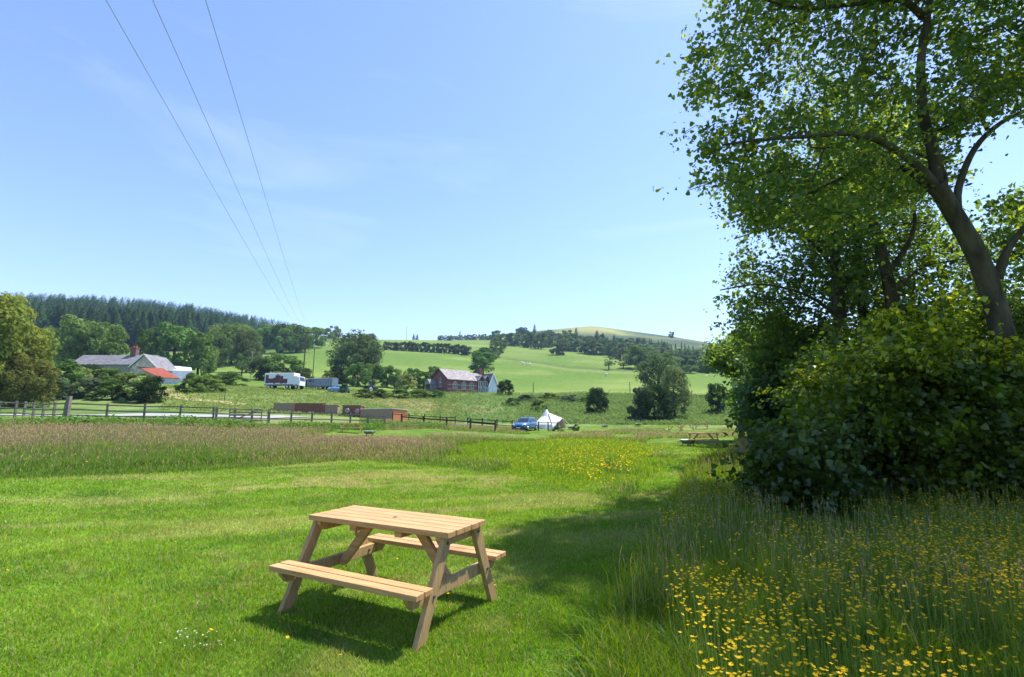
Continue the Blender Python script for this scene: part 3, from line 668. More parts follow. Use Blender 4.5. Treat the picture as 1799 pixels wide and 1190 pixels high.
# ------------------------------------------------------------------ fences
def fence(a, b, n, label, mt, rails=(.5, .85, 1.24), h=1.36, pw=.125, rw=.085, name='post_and_rail_fence', wire=False):
    """a, b: (x, y) ground points"""
    t = empty(name, (a[0], a[1], float(ground(*a))), 0, label, 'fence', 'wooden fences across the campsite')
    o = Vector(t.location); pts = []
    for i in range(n):
        f = i/(n-1); x = a[0]+(b[0]-a[0])*f; y = a[1]+(b[1]-a[1])*f; pts.append(Vector((x, y, float(ground(x, y))))-o)
    d = (pts[-1]-pts[0]).normalized(); ang = math.atan2(d.y, d.x)
    for i, p in enumerate(pts):
        m = MB(); tl = random.uniform(-.03, .03); hh = h+random.uniform(-.04, .05)
        m.bar(p+Vector((0, 0, -.1)), p+Vector((tl, tl*.5, hh)), pw, pw, up=(d.x, d.y, 0)); m.build('post', M[mt], t)
    for z in rails:
        m = MB()
        for i in range(n-1):
            s = Vector((-math.sin(ang), math.cos(ang), 0))*(-(pw/2+.012))
            m.bar(pts[i]+s+Vector((0, 0, z+random.uniform(-.02, .02))), pts[i+1]+s+Vector((0, 0, z+random.uniform(-.02, .02))), .035, rw)
        m.build('rail', M[mt], t)
    if wire:
        m = MB()
        for z in (.2, .35, .5): 
            for i in range(n-1): m.bar(pts[i]+Vector((0, 0, z)), pts[i+1]+Vector((0, 0, z)), .012, .012)
        m.build('fence_wire', M['greymetal'], t)
    return t
ad = lambda x, Y: tuple(at_depth(x, Y)[:2])
fence(ad(-160, 33), ad(25, 37), 7, 'grey post and rail fence in the tall weeds at the far left edge', 'fence')
fence(ad(25, 37), ad(112, 33.5), 6, 'short grey fence with closely spaced posts left of the tall gate post', 'fence')
fence(ad(118, 33), ad(375, 36.5), 5, 'long grey fence with wire in front of the pale concrete track', 'fence', wire=True)
fence(ad(380, 36.8), ad(472, 40), 4, 'grey fence section with thin rails to the left of the brown sheds', 'fence', wire=True)
fence(ad(473, 40), ad(676, 47), 7, 'grey fence in front of the brown and orange sheds', 'fence', rails=(.6, 1.12))
fence(ad(706, 54), ad(870, 50), 5, 'near dark single rail fence ending at a stout post left of the car', 'fence_dark', rails=(.85,), pw=.14, rw=.13, h=1.15)
fence(ad(690, 60), ad(800, 62), 5, 'far dark thin rail fence right of the orange shed', 'fence_dark', rails=(.95,), h=1.2, pw=.10)
fence(ad(822, 62), ad(900, 59), 4, 'dark two rail fence just left of the blue car', 'fence_dark', rails=(.5, .98), h=1.15, pw=.11)
fence(ad(946, 57), ad(980, 56), 3, 'brown single rail fence in front of the tent', 'fence_dark', rails=(.95,), h=1.05, pw=.10)
gp = MB(); p = at_depth(117, 32.8); gp.box(-.11, .11, -.11, .11, -.1, 1.75)
o = gp.build('gate_post', M['fence']); o.location = p; tag(o, 'stout tall grey gate post between the two left fences', 'post')
# field gate left of the sheds
def gate(loc, rz, w, h, label):
    t = empty('field_gate', loc, rz, label, 'gate')
    m = MB(); m.box(0, .07, -.03, .03, .15, h+.1); m.box(w-.07, w, -.03, .03, .15, h); m.build('gate_stile', M['fence'], t)
    for z in (.2, .42, .64, .86, h-.08):
        m = MB(); m.box(.07, w-.07, -.02, .02, z, z+.08); m.build('gate_bar', M['fence'], t)
    m = MB(); m.bar((.1, -.035, .2), (w-.1, -.035, h-.05), .02, .08); m.build('gate_brace', M['fence'], t)
pg = at_depth(402, 40.5); gate(pg, .1, 2.6, 1.2, 'wooden five bar gate behind the left fence before the sheds')
# small white hurdle by the fence
p = at_depth(801, 56); t = empty('white_hurdle', p, .05, 'small white framed hurdle standing behind the dark fence', 'hurdle')
m = MB(); m.box(0, .05, 0, .05, 0, .75); m.box(.95, 1.0, 0, .05, 0, .75); m.build('upright', M['white'], t)
m = MB(); m.box(.05, .95, 0, .04, .66, .72); m.box(.05, .95, 0, .04, .28, .33); m.build('rail', M['white'], t)

# ------------------------------------------------------------------ sheds behind the fence
def shed(x0, x1, Y0, Y1, h, depth, wallm, roofm, label, endm=None, doors=0, name='shed'):
    a = at_depth(x0, Y0); b = at_depth(x1, Y1); L = (Vector(b[:2])-Vector(a[:2])).length; rz = math.atan2(b.y-a.y, b.x-a.x)
    z = min(a.z, b.z, float(ground(b.x, b.y)))-.1
    t = empty(name, (a.x, a.y, z), rz, label, 'shed', 'low wooden sheds behind the fence')
    m = MB(); m.box(0, L, depth-.06, depth, 0, h*.9); m.build('back_wall', M[wallm], t)
    m = MB(); m.box(0, L, 0, .06, 0, h)
    for k in range(int(h/.16)): m.box(.005, L-.005, -.014, .0, k*.16+.01, k*.16+.145)
    m.build('wall', M[wallm], t)
    for xx, lab in ((0, 0), (L-.06, 1)):
        m = MB(); m.box(xx, xx+.06, .062, depth-.062, 0, h*.95)
        if lab:
            for k in range(int(h/.16)): m.box(xx+.06, xx+.075, .0, depth, k*.16+.01, k*.16+.14)
        m.build('end_wall', M[endm or wallm], t)
    m = MB(); m.prism([(-.12, h+.01), (depth+.1, h*.9+.03), (depth+.1, h*.9+.09), (-.12, h+.07)], 'x', -.1, L+.1); m.build('roof', M[roofm], t)
    for k in range(doors):
        m = MB(); x = L*(k+.5)/doors; m.box(x-.42, x+.42, -.035, -.016, .08, h-.15)
        d = m.build('door', M['redwood'], t); q = MB(); q.box(x+.30, x+.34, -.06, -.037, h*.45, h*.55); q.build('handle', M['black'], d)
    return t
shed(479, 516, 69.0, 69.5, 1.35, 1.6, 'brownwood', 'paleboard', 'low weathered shed at the left end of the row behind the fence')
shed(514, 548, 69.5, 70.0, 1.45, 1.6, 'redwood', 'redwood', 'low dark red brown shed second from the left in the row')
shed(546, 570, 70.0, 70.2, 1.6, 1.6, 'redwood', 'brownwood', 'low red brown shed with a dark flat roof mid row')
shed(567, 592, 70.2, 70.5, 1.5, 1.6, 'brownwood', 'paleboard', 'low brown shed with a pale fascia just left of the gap')
sd = shed(601, 633, 69.5, 69.5, 1.75, 1.8, 'redwood', 'brownwood', 'red brown shed with two doors and round pale wreaths', doors=2)
shed(634, 689, 69.3, 65.5, 1.7, 2.6, 'brownwood', 'white', 'brown shed with a bright orange boarded end wall and pale roof', endm='orange')
for x, lab in ((609.5, 'left'), (627, 'right')):
    p = at_depth(x, 69.1); m = MB(); m.tube([(.26*math.cos(a), 0, .26*math.sin(a)) for a in np.linspace(0, 2*PI, 17)], .05, 6, cap=False)
    for k in range(4): m.bar((.24*math.cos(k*PI/4), 0, .24*math.sin(k*PI/4)), (-.24*math.cos(k*PI/4), 0, -.24*math.sin(k*PI/4)), .03, .03)
    o = m.build('wagon_wheel', M['silver']); o.location = (p.x, p.y, p.z+.85); tag(o, 'round grey wheel on the %s door of the red brown shed' % lab, 'wheel', 'round wheels on the shed doors')

# ------------------------------------------------------------------ vehicles
def wheel(parent, x, y, r, w=.2):
    s = 1 if y > 0 else -1
    m = MB(); m.tube([(x, y-w/2, r), (x, y-w/2+.03, r), (x, y+w/2-.03, r), (x, y+w/2, r)], [r*.93, r, r, r*.93], 20); o = m.build('wheel', M['tyre'], parent, False)
    m = MB(); m.tube([(x, y+s*(w/2-.01), r), (x, y+s*(w/2+.012), r)], [r*.62, r*.58], 14); m.build('rim', M['rim'], o)
def car(loc, rz, label, paint, lower, L=4.3, W=1.78, H=1.55, group=None, mpv=True):
    """front towards +x"""
    t = empty('parked_car', loc, rz, label, 'car', group)
    hl, hw = L/2, W/2
    # body shell: lower hull by cross sections along x
    secs = [(-hl, .45, .88, .86), (-hl+.08, .32, 1.0, .94), (-hl*.62, .24, 1.02, 1.0), (0, .22, 1.0, 1.0), (hl*.45, .22, .98, 1.0), (hl*.8, .24, .86, .96), (hl-.06, .28, .74, .88), (hl, .40, .62, .78)]
    vs = []; fs = []
    for x, z0, z1, wf in secs:
        for y, z in ((-.92, z0), (-1, z0+.12), (-1, z1-.16), (-.90, z1), (.90, z1), (1, z1-.16), (1, z0+.12), (.92, z0)):
            vs.append((x, y*hw*wf, z))
    for i in range(len(secs)-1):
        for k in range(8): fs.append((i*8+k, i*8+(k+1) % 8, (i+1)*8+(k+1) % 8, (i+1)*8+k))
    fs += [tuple(range(8)), tuple(range((len(secs)-1)*8, len(secs)*8))[::-1]]
    m = MB(); m.add(vs, fs); m.build('body', paint, t, True)
    # sills / bumpers darker
    m = MB(); m.box(-hl+.1, hl-.22, -hw-.006, hw+.006, .25, .42); m.box(hl-.2, hl+.03, -hw*.8, hw*.8, .26, .44); m.box(-hl-.03, -hl+.2, -hw*.84, hw*.84, .30, .52); m.build('bumper', lower, t)
    # cabin
    rx0, rx1 = (-hl*.92, hl*.48); top0, top1 = (-hl*.78, hl*.10)
    def ring(x0, x1, y, z): return [(x0, -y, z), (x1, -y, z), (x1, y, z), (x0, y, z)]
    m = MB(); m.add(ring(rx0, rx1, hw*.90, .96)+ring(top0, top1, hw*.70, H-.06)+ring(top0+.15, top1-.2, hw*.58, H), [(0, 1, 5, 4), (1, 2, 6, 5), (2, 3, 7, 6), (3, 0, 4, 7), (4, 5, 9, 8), (5, 6, 10, 9), (6, 7, 11, 10), (7, 4, 8, 11), (8, 9, 10, 11)])
    m.build('cabin', paint, t)
    def lerp(f, z, e=.006):  # point helpers on the slanted cabin faces
        k = (z-.96)/(H-.06-.96); return k
    def panel(name, pts): m = MB(); m.add(pts+[(p[0]*.995, p[1]*.97, p[2]-.02) for p in pts], [(0, 1, 2, 3), (7, 6, 5, 4), (0, 4, 5, 1), (1, 5, 6, 2), (2, 6, 7, 3), (3, 7, 4, 0)]); m.build(name, M['glass_dark'], t)
    def cp(k, end):   # x at height fraction k at either end
        return (rx1+(top1-rx1)*k) if end else (rx0+(top0-rx0)*k)
    yk = lambda k: hw*(.90-.20*k)
    for k0, k1 in ((.1, .92),):
        z0 = .96+(H-1.02)*k0; z1 = .96+(H-1.02)*k1
        panel('windscreen', [(cp(k0, 1)+.012, -yk(k0)*.90, z0), (cp(k0, 1)+.012, yk(k0)*.90, z0), (cp(k1, 1)+.012, yk(k1)*.9, z1), (cp(k1, 1)+.012, -yk(k1)*.9, z1)])
        panel('rear_window', [(cp(k0, 0)-.012, -yk(k0)*.86, z0), (cp(k0, 0)-.012, yk(k0)*.86, z0), (cp(k1, 0)-.012, yk(k1)*.86, z1), (cp(k1, 0)-.012, -yk(k1)*.86, z1)])
        for s in (-1, 1):
            e = [(.06, .40), (.43, .70), (.73, .95)]
            for a, b in e:
                X0a, X0b = cp(k0, 0)+(cp(k0, 1)-cp(k0, 0))*a, cp(k0, 0)+(cp(k0, 1)-cp(k0, 0))*b
                X1a, X1b = cp(k1, 0)+(cp(k1, 1)-cp(k1, 0))*a, cp(k1, 0)+(cp(k1, 1)-cp(k1, 0))*b
                panel('side_window', [(X0a, s*(yk(k0)+.008), z0), (X0b, s*(yk(k0)+.008), z0), (X1b, s*(yk(k1)+.008), z1), (X1a, s*(yk(k1)+.008), z1)])
    for x in (-hl*.62, hl*.62):
        for y in (-hw+.08, hw-.08): wheel(t, x, y, .33)
    for s in (-1, 1):
        m = MB(); m.add([(hl-.10, s*hw*.50, .62), (hl-.02, s*hw*.50, .72), (hl-.14, s*hw*.90, .80), (hl-.30, s*hw*.93, .70), (hl-.02, s*hw*.50, .60), (hl+.02, s*hw*.5, .70), (hl-.10, s*hw*.92, .78), (hl-.26, s*hw*.95, .68)], [(0, 1, 2, 3), (4, 5, 6, 7), (0, 1, 5, 4), (1, 2, 6, 5), (2, 3, 7, 6), (3, 0, 4, 7)]); m.build('headlight', M['lamp'], t)
        m = MB(); m.box(hl*.36, hl*.36+.12, min(s*hw, s*(hw+.16)), max(s*hw, s*(hw+.16)), .95, 1.08); m.build('wing_mirror', lower, t, bevel=.02)
        m = MB(); m.box(-hl-.01, -hl+.06, min(s*hw*.6, s*hw*.84), max(s*hw*.6, s*hw*.84), .75, .95); m.build('tail_light', M['burgundy'], t)
    m = MB(); m.box(hl-.03, hl+.035, -.36, .36, .46, .58); m.build('grille', M['black'], t)
    m = MB(); m.box(hl+.03, hl+.045, -.26, .26, .34, .44); m.build('number_plate', M['lamp'], t)
    return t
p = Gp(923, 757); va = math.atan2(p.y, p.x)
car(p, va+PI-.38, 'dark blue family car parked by the fence next to the white tent', M['bluepaint'], M['navypaint'])
p = Gp(594, 689, 60); car(p, math.atan2(p.y, p.x)+PI/2+.1, 'pale blue car half hidden behind the bank beside the grey trailer', M['lightblue'], M['lightblue'], 4.4, 1.75, 1.42)

def lorry(x, yb, rz, label):
    p = Gp(x, yb, 60); t = empty('horsebox_lorry', p, rz, label, 'lorry')
    # box body along x, rear doors at -x; cab at +x
    m = MB(); m.box(-3.2, 3.4, -1.2, 1.2, .75, 3.35); m.build('body', M['white'], t, bevel=.05)
    m = MB(); m.prism([(3.42, .7), (4.7, .7), (4.75, 1.6), (4.45, 2.6), (3.42, 2.7)], 'y', -1.1, 1.1); cb = m.build('cab', M['white'], t)
    m = MB(); m.add([(4.765, -1, 1.65), (4.765, 1, 1.65), (4.49, .95, 2.5), (4.49, -.95, 2.5)], [(0, 1, 2, 3)]); m.build('windscreen', M['glass_dark'], cb)
    # burgundy blocks on the side facing the field
    m = MB(); y = -1.206
    for a, b, c, d in ((-2.95, -2.3, 1.2, 2.95), (-2.3, -1.2, 1.25, 2.2), (-1.2, -.7, 1.1, 2.35), (-.75, .3, 1.25, 2.85), (-.35, -.05, 2.85, 3.1), (.35, 1.0, 1.1, 2.7), (1.0, 2.0, 1.2, 2.1), (1.45, 1.75, 1.1, 1.2)):
        m.box(a, b, y-.012, y, c, d)
    m.build('painted_pattern', M['burgundy'], t)
    m = MB(); m.box(.32, .36, y-.02, y, .85, 3.1); m.box(-3.15, 3.35, y-.008, y, .76, .98); m.build('side_trim', M['greymetal'], t)
    # front end (towards the camera-left): dark windows
    m = MB(); m.box(-3.235, -3.205, -1.0, 1.0, 2.25, 2.95); m.box(-3.235, -3.205, -.1, .95, 1.55, 1.85); m.build('window', M['glass_dark'], t)
    m = MB(); m.box(-3.27, -3.21, -.95, -.7, .9, 1.1); m.box(-3.27, -3.21, .7, .95, .9, 1.1); m.build('lamp', M['lamp'], t)
    for x in (-2.2, 2.0, 4.0):
        for y in (-1.05, 1.05): wheel(t, x, y, .45, .28)
lorry(494, 684, -.12, 'white box lorry with a burgundy block pattern along its side')
def trailer(x, yb, rz, label):
    p = Gp(x, yb, 60); t = empty('livestock_trailer', p, rz, label, 'trailer')
    m = MB(); m.box(-3.4, 3.4, -1.1, 1.1, .6, 2.45); m.build('body', M['greymetal'], t, bevel=.05)
    m = MB(); m.prism([(-1.14, 2.46), (1.14, 2.46), (1.0, 2.56), (-1.0, 2.56)], 'x', -3.42, 3.42); m.build('roof', M['silver'], t)
    for k in range(10):
        m = MB(); m.box(-3.2+k*.66, -3.16+k*.66, -1.13, -1.102, .62, 2.44); m.build('side_rib', M['silver'], t)
    m = MB(); m.box(-2.9, -1.4, -1.13, -1.105, 1.7, 2.25); m.build('opening', M['glass_dark'], t)
    m = MB(); m.box(-3.9, -3.42, -1.0, 1.0, .6, 2.3); m.build('front_box', M['black'], t)
    m = MB(); m.bar((3.4, 0, .55), (4.6, 0, .5), .1, .1); m.build('tow_bar', M['black'], t)
    for x in (-.6, .5):
        for y in (-1.05, 1.05): wheel(t, x, y, .38, .22)
trailer(566, 685, -.30, 'long grey ribbed livestock trailer behind the utility pole')
def tractor(x, yb, rz, label):
    p = Gp(x, yb, 60); t = empty('tractor', p, rz, label, 'tractor')
    m = MB(); m.prism([(.2, .8), (1.9, .75), (1.95, 1.35), (.2, 1.5)], 'y', -.35, .35); m.build('bonnet', M['black'], t, bevel=.04)
    m = MB(); m.box(-.9, .25, -.5, .5, .7, 1.35); m.build('chassis', M['black'], t)
    for x_ in (-.95, .2):
        for y_ in (-.6, .6):
            m = MB(); m.bar((x_, y_, 1.3), (x_*.85, y_*.9, 2.5), .08, .08, up=(1, 0, 0)); m.build('cab_post', M['black'], t)
    m = MB(); m.box(-1.0, .3, -.68, .68, 2.5, 2.62); m.build('cab_roof', M['black'], t, bevel=.03)
    m = MB(); m.box(.16, .18, -.5, .5, 1.5, 2.4); m.build('windscreen', M['glass_grey'], t)
    for y in (-.78, .78): wheel(t, -.5, y, .78, .42)
    for y in (-.7, .7): wheel(t, 1.5, y, .48, .28)
    m = MB(); m.tube([(1.1, -.2, 1.4), (1.1, -.2, 2.3)], .04, 8); m.build('exhaust', M['silver'], t)
tractor(650, 691, .9, 'dark tractor with an upright cab parked at the edge of the bank')

# ------------------------------------------------------------------ bell tent
def tent():
    p = Gp(960, 754); s = mpp(p.y); t = empty('bell_tent', p, 0, 'white conical bell tent with an awning behind the blue car', 'tent')
    n = 16; r = 1.55; h = 2.35; m = MB(); vs = []; fs = []
    for z, rr in ((0, r), (.55, r*.97), (h*.62, r*.36), (h, .04)):
        for k in range(n): a = 2*PI*k/n; q = 1-(.05 if k % 2 else 0)*(z > .1); vs.append((rr*q*math.cos(a), rr*q*math.sin(a), z))
    for i in range(3):
        for k in range(n): fs.append((i*n+k, i*n+(k+1) % n, (i+1)*n+(k+1) % n, (i+1)*n+k))
    m.add(vs, fs); m.build('canvas', M['canvas'], t)
    m = MB(); m.lathe([(.11, h-.25), (.075, h), (.05, h+.12)], 12); m.build('canvas_cap', M['black'], t)
    m = MB(); m.tube([(.05, 0, h), (.10, 0, h+.5)], .045, 8); m.build('flue_pipe', M['black'], t)
    # awning: ridge coming forward-right with open triangular doorway
    m = MB(); a = Vector((.25, -.1, 1.95)); b = Vector((2.15, -1.1, .75)); c = Vector((.5, -1.75, .45)); d = Vector((2.6, -.3, .1))
    m.add([(.2, -.3, 1.9), (1.75, -.95, 1.25), (.45, -1.75, .25), (2.35, -.15, .2)], [(0, 1, 2), (0, 3, 1)]); m.build('awning', M['canvas'], t)
    m = MB(); m.add([(.75, -1.45, .1), (2.2, -.35, .1), (1.7, -.90, 1.18)], [(0, 1, 2)]); o = m.build('doorway', M['canvas_dark'], t)
    m = MB(); m.bar((1.1, -1.25, .1), (1.2, -1.2, .9), .10, .06, up=(1, 0, 0)); m.bar((1.55, -1.0, .1), (1.6, -.95, 1.05), .10, .06, up=(1, 0, 0)); m.build('door_pole', M['wood'], t)
    m = MB(); m.tube([(1.75, -.95, 1.25), (2.9, -1.3, .0)], .035, 5); m.build('guy_strap', M['paleboard'], t)
    for k in range(5):
        a = -2.6+k*.85; m = MB(); m.tube([(r*math.cos(a), r*math.sin(a), .6), ((r+1)*math.cos(a), (r+1)*math.sin(a), 0)], .012, 4); m.build('guy_rope', M['canvas'], t)
    t.scale = (1.12,)*3; t.rotation_euler = (0, 0, .1)
tent()

# ------------------------------------------------------------------ buildings
def chapel():
    # long brick building seen from its left gable and long front; x runs along the ridge, y away
    a = Gp(786, 691, 60); Y0 = a.y; b = at_depth(857, Y0*1.075); L = (Vector(b[:2])-Vector(a[:2])).length; rz = math.atan2(b.y-a.y, b.x-a.x)
    z0 = min(a.z, float(ground(b.x, b.y)))-.4
    t = empty('brick_chapel_house', (a.x, a.y, z0), rz, 'long red brick chapel house with slate roof and white gabled end on the bank', 'house')
    k = Y0/F; eave = 28*k; ridge = 46.5*k; D = 7.6; L1 = L*.72
    m = MB(); m.prism([(0, 0), (D, 0), (D, eave), (D/2, ridge), (0, eave)], 'x', 0, L1); wl = m.build('wall', M['brick'], t)
    m = MB(); ov = .35; th = .14
    m.prism([(-ov, eave-ov*(ridge-eave)/(D/2)+.03), (D/2, ridge+.03), (D+ov, eave-ov*(ridge-eave)/(D/2)+.03), (D+ov, eave-ov*(ridge-eave)/(D/2)+.03+th), (D/2, ridge+.03+th), (-ov, eave-ov*(ridge-eave)/(D/2)+.03+th)], 'x', -.3, L1+.1)
    rf = m.build('roof', M['slate_pale'], t)
    m = MB(); m.bar((-.34, -ov, eave-.2), (-.34, D/2, ridge+.12), .1, .3); m.bar((-.34, D+ov, eave-.2), (-.34, D/2, ridge+.12), .1, .3); m.build('bargeboard', M['fence_dark'], t)
    # pointed windows on the front, white string course
    for i, f in enumerate((.24, .53, .80)):
        x = L1*f; w = .62; zb, zt = 1.9, eave-.55
        m = MB(); m.prism([(x-w, zb), (x+w, zb), (x+w, zt-.5), (x, zt), (x-w, zt-.5)], 'y', -.05, -.005); wo = m.build('window', M['glass_grey'], t)
        m = MB(); m.prism([(x-w-.12, zb-.14), (x+w+.12, zb-.14), (x+w+.12, zb), (x-w-.12, zb)], 'y', -.10, -.004)
        m.box(x-.05, x+.05, -.09, -.052, zb, zt-.2); m.box(x-w, x+w, -.09, -.052, (zb+zt)/2-.05, (zb+zt)/2+.05)
        m.bar((x-w-.06, -.06, zt-.5), (x, -.06, zt+.1), .06, .1); m.bar((x+w+.06, -.06, zt-.5), (x, -.06, zt+.1), .06, .1)
        m.box(x-w-.12, x-w, -.09, -.004, zb, zt-.5); m.box(x+w, x+w+.12, -.09, -.004, zb, zt-.5)
        m.build('frame', M['paleboard'], wo)
    m = MB(); m.box(-.02, L1*.995, -.035, -.004, 1.45, 1.58); m.box(-.02, L1*.18, -.034, -.004, eave-1.5, eave-1.38); m.box(L1*.30, L1*.45, -.034, -.004, eave-1.5, eave-1.38)
    m.box(L1*.60, L1*.74, -.034, -.004, eave-1.5, eave-1.38); m.box(L1*.87, L1*.99, -.034, -.004, eave-1.5, eave-1.38); m.build('string_course', M['paleboard'], t)
    # left gable end: tall arched window, door
    m = MB(); y = D*.42; m.prism([(y-.75, 2.3), (y+.75, 2.3), (y+.75, eave-.4), (y, eave+.7), (y-.75, eave-.4)], 'x', -.06, -.005); wo = m.build('window', M['glass_grey'], t)
    m = MB(); m.box(-.10, -.062, y-.05, y+.05, 2.3, eave+.5); m.box(-.10, -.062, y-.75, y+.75, eave-.9, eave-.8); m.box(-.12, -.062, y-.9, y+.9, 2.15, 2.3); m.build('frame', M['paleboard'], wo)
    m = MB(); m.box(-.05, -.005, D*.72, D*.72+1.6, .2, 2.9); m.build('door', M['glass_dark'], t)
    m = MB(); m.prism([(D*.62, 2.9), (D*.98, 2.9), (D*.80, 4.3)], 'x', -2.2, -.01); m.box(-2.0, -.02, D*.64, D*.68, 0, 2.9); m.box(-2.0, -.02, D*.92, D*.96, 0, 2.9); m.build('porch', M['stone'], t)
    # house end: set a little lower with dormers, white rendered gable facing right/front
    e2 = eave*.94; r2 = ridge*.93; D2 = D*.9; X0 = L1+.12; X1 = L
    m = MB(); m.prism([(.1, 0), (D2, 0), (D2, e2), (D2/2, r2), (.1, e2)], 'x', X0, X1-.3); m.build('house_wall', M['brick'], t)
    m = MB(); sl = (r2-e2)/(D2/2)
    m.prism([(-.2, e2-.2*sl+.03), (D2/2, r2+.03), (D2+.3, e2-.3*sl+.03), (D2+.3, e2-.3*sl+.16), (D2/2, r2+.16), (-.2, e2-.2*sl+.16)], 'x', X0, X1-.2); m.build('house_roof', M['slate_pale'], t)
    for f in (.22, .72):
        x = X0+(X1-X0)*f; w = .85
        m = MB(); m.prism([(x-w, e2-1.6), (x+w, e2-1.6), (x+w, e2+.5), (x, e2+1.5), (x-w, e2+.5)], 'y', -.12, D2*.3); dm = m.build('dormer', M['brick'], t)
        m = MB(); m.bar((x-w-.25, D2*.1, e2+.35), (x+.02, D2*.1, e2+1.72), D2*.5, .1, up=(0, 0, 1)); m.bar((x+w+.25, D2*.1, e2+.35), (x-.02, D2*.1, e2+1.72), D2*.5, .1, up=(0, 0, 1)); m.build('dormer_roof', M['slate'], dm)
        m = MB(); m.bar((x-w-.3, -.62, e2+.3), (x, -.62, e2+1.75), .06, .14); m.bar((x+w+.3, -.62, e2+.3), (x, -.62, e2+1.75), .06, .14); m.build('fascia', M['white'], dm)
        for zb, zt in ((e2-1.4, e2+.1), (.6, 2.2)):
            m = MB(); m.box(x-.62, x+.62, -.16, -.125 if zb > 1 else .095, zb, zt); wo = m.build('window', M['glass_grey'], t)
            m = MB(); m.box(x-.70, x-.60, -.2, -.162, zb-.06, zt+.08); m.box(x+.60, x+.70, -.2, -.162, zb-.06, zt+.08); m.box(x-.04, x+.04, -.2, -.162, zb, zt); m.box(x-.6, x+.6, -.2, -.162, zt, zt+.08); m.box(x-.6, x+.6, -.2, -.162, zb-.06, zb+.04); m.build('frame', M['white'], wo)
    # white gabled cross wing at the right end, its gable towards the viewer
    gw = 21*k; xx = X1-.25; m = MB(); e3 = e2*.80; r3 = r2*.98
    m.prism([(xx, 0), (xx+gw, 0), (xx+gw, e3), (xx+gw/2, r3), (xx, e3)], 'y', -.6, D2*.75); m.build('rendered_wing', M['lightwall'], t)
    m = MB(); sl = (r3-e3)/(gw/2); m.prism([(xx-.3, e3-.3*sl+.03), (xx+gw/2, r3+.03), (xx+gw+.3, e3-.3*sl+.03), (xx+gw+.3, e3-.3*sl+.2), (xx+gw/2, r3+.2), (xx-.3, e3-.3*sl+.2)], 'y', -.85, D2*.8); m.build('wing_roof', M['slate'], t)
    m = MB(); m.bar((xx-.32, -.9, e3-.3*sl+.1), (xx+gw/2, -.9, r3+.12), .05, .25); m.bar((xx+gw+.32, -.9, e3-.3*sl+.1), (xx+gw/2, -.9, r3+.12), .05, .25); m.build('wing_bargeboard', M['white'], t)
    m = MB(); m.box(xx-.02, xx+gw+.02, -.63, -.602, 0, .75); m.build('plinth', M['slate'], t)
    m = MB(); m.box(X1-.5, X1+.5, D2*.42, D2*.58, r2-.2, r2+1.2); ch = m.build('chimney', M['brick'], t)
    m = MB(); m.lathe([(.16, 0), (.13, .5)], 10, (X1-.22, D2*.5, r2+1.2)); m.lathe([(.16, 0), (.13, .5)], 10, (X1+.22, D2*.5, r2+1.2)); m.build('chimney_pot', M['rust'], ch)
M['lightwall'] = mat('white_render_shade_tint', (.60, .68, .76), .8, .2, noise=.08, nscale=1)  # white render, the blue shade of its sunless face mixed into the colour
chapel()
p = at_depth(877, 134); p.z = float(ground(p.x, p.y)); t = empty('white_field_bench', p, -.1, 'white rail beside the right end of the brick chapel house', 'rail')
m = MB(); m.box(0, 2.6, 0, .08, 1.0, 1.2); m.build('rail', M['white'], t); m = MB(); m.box(.1, .2, 0, .08, 0, 1.0); m.box(2.4, 2.5, 0, .08, 0, 1.0); m.build('upright', M['white'], t)

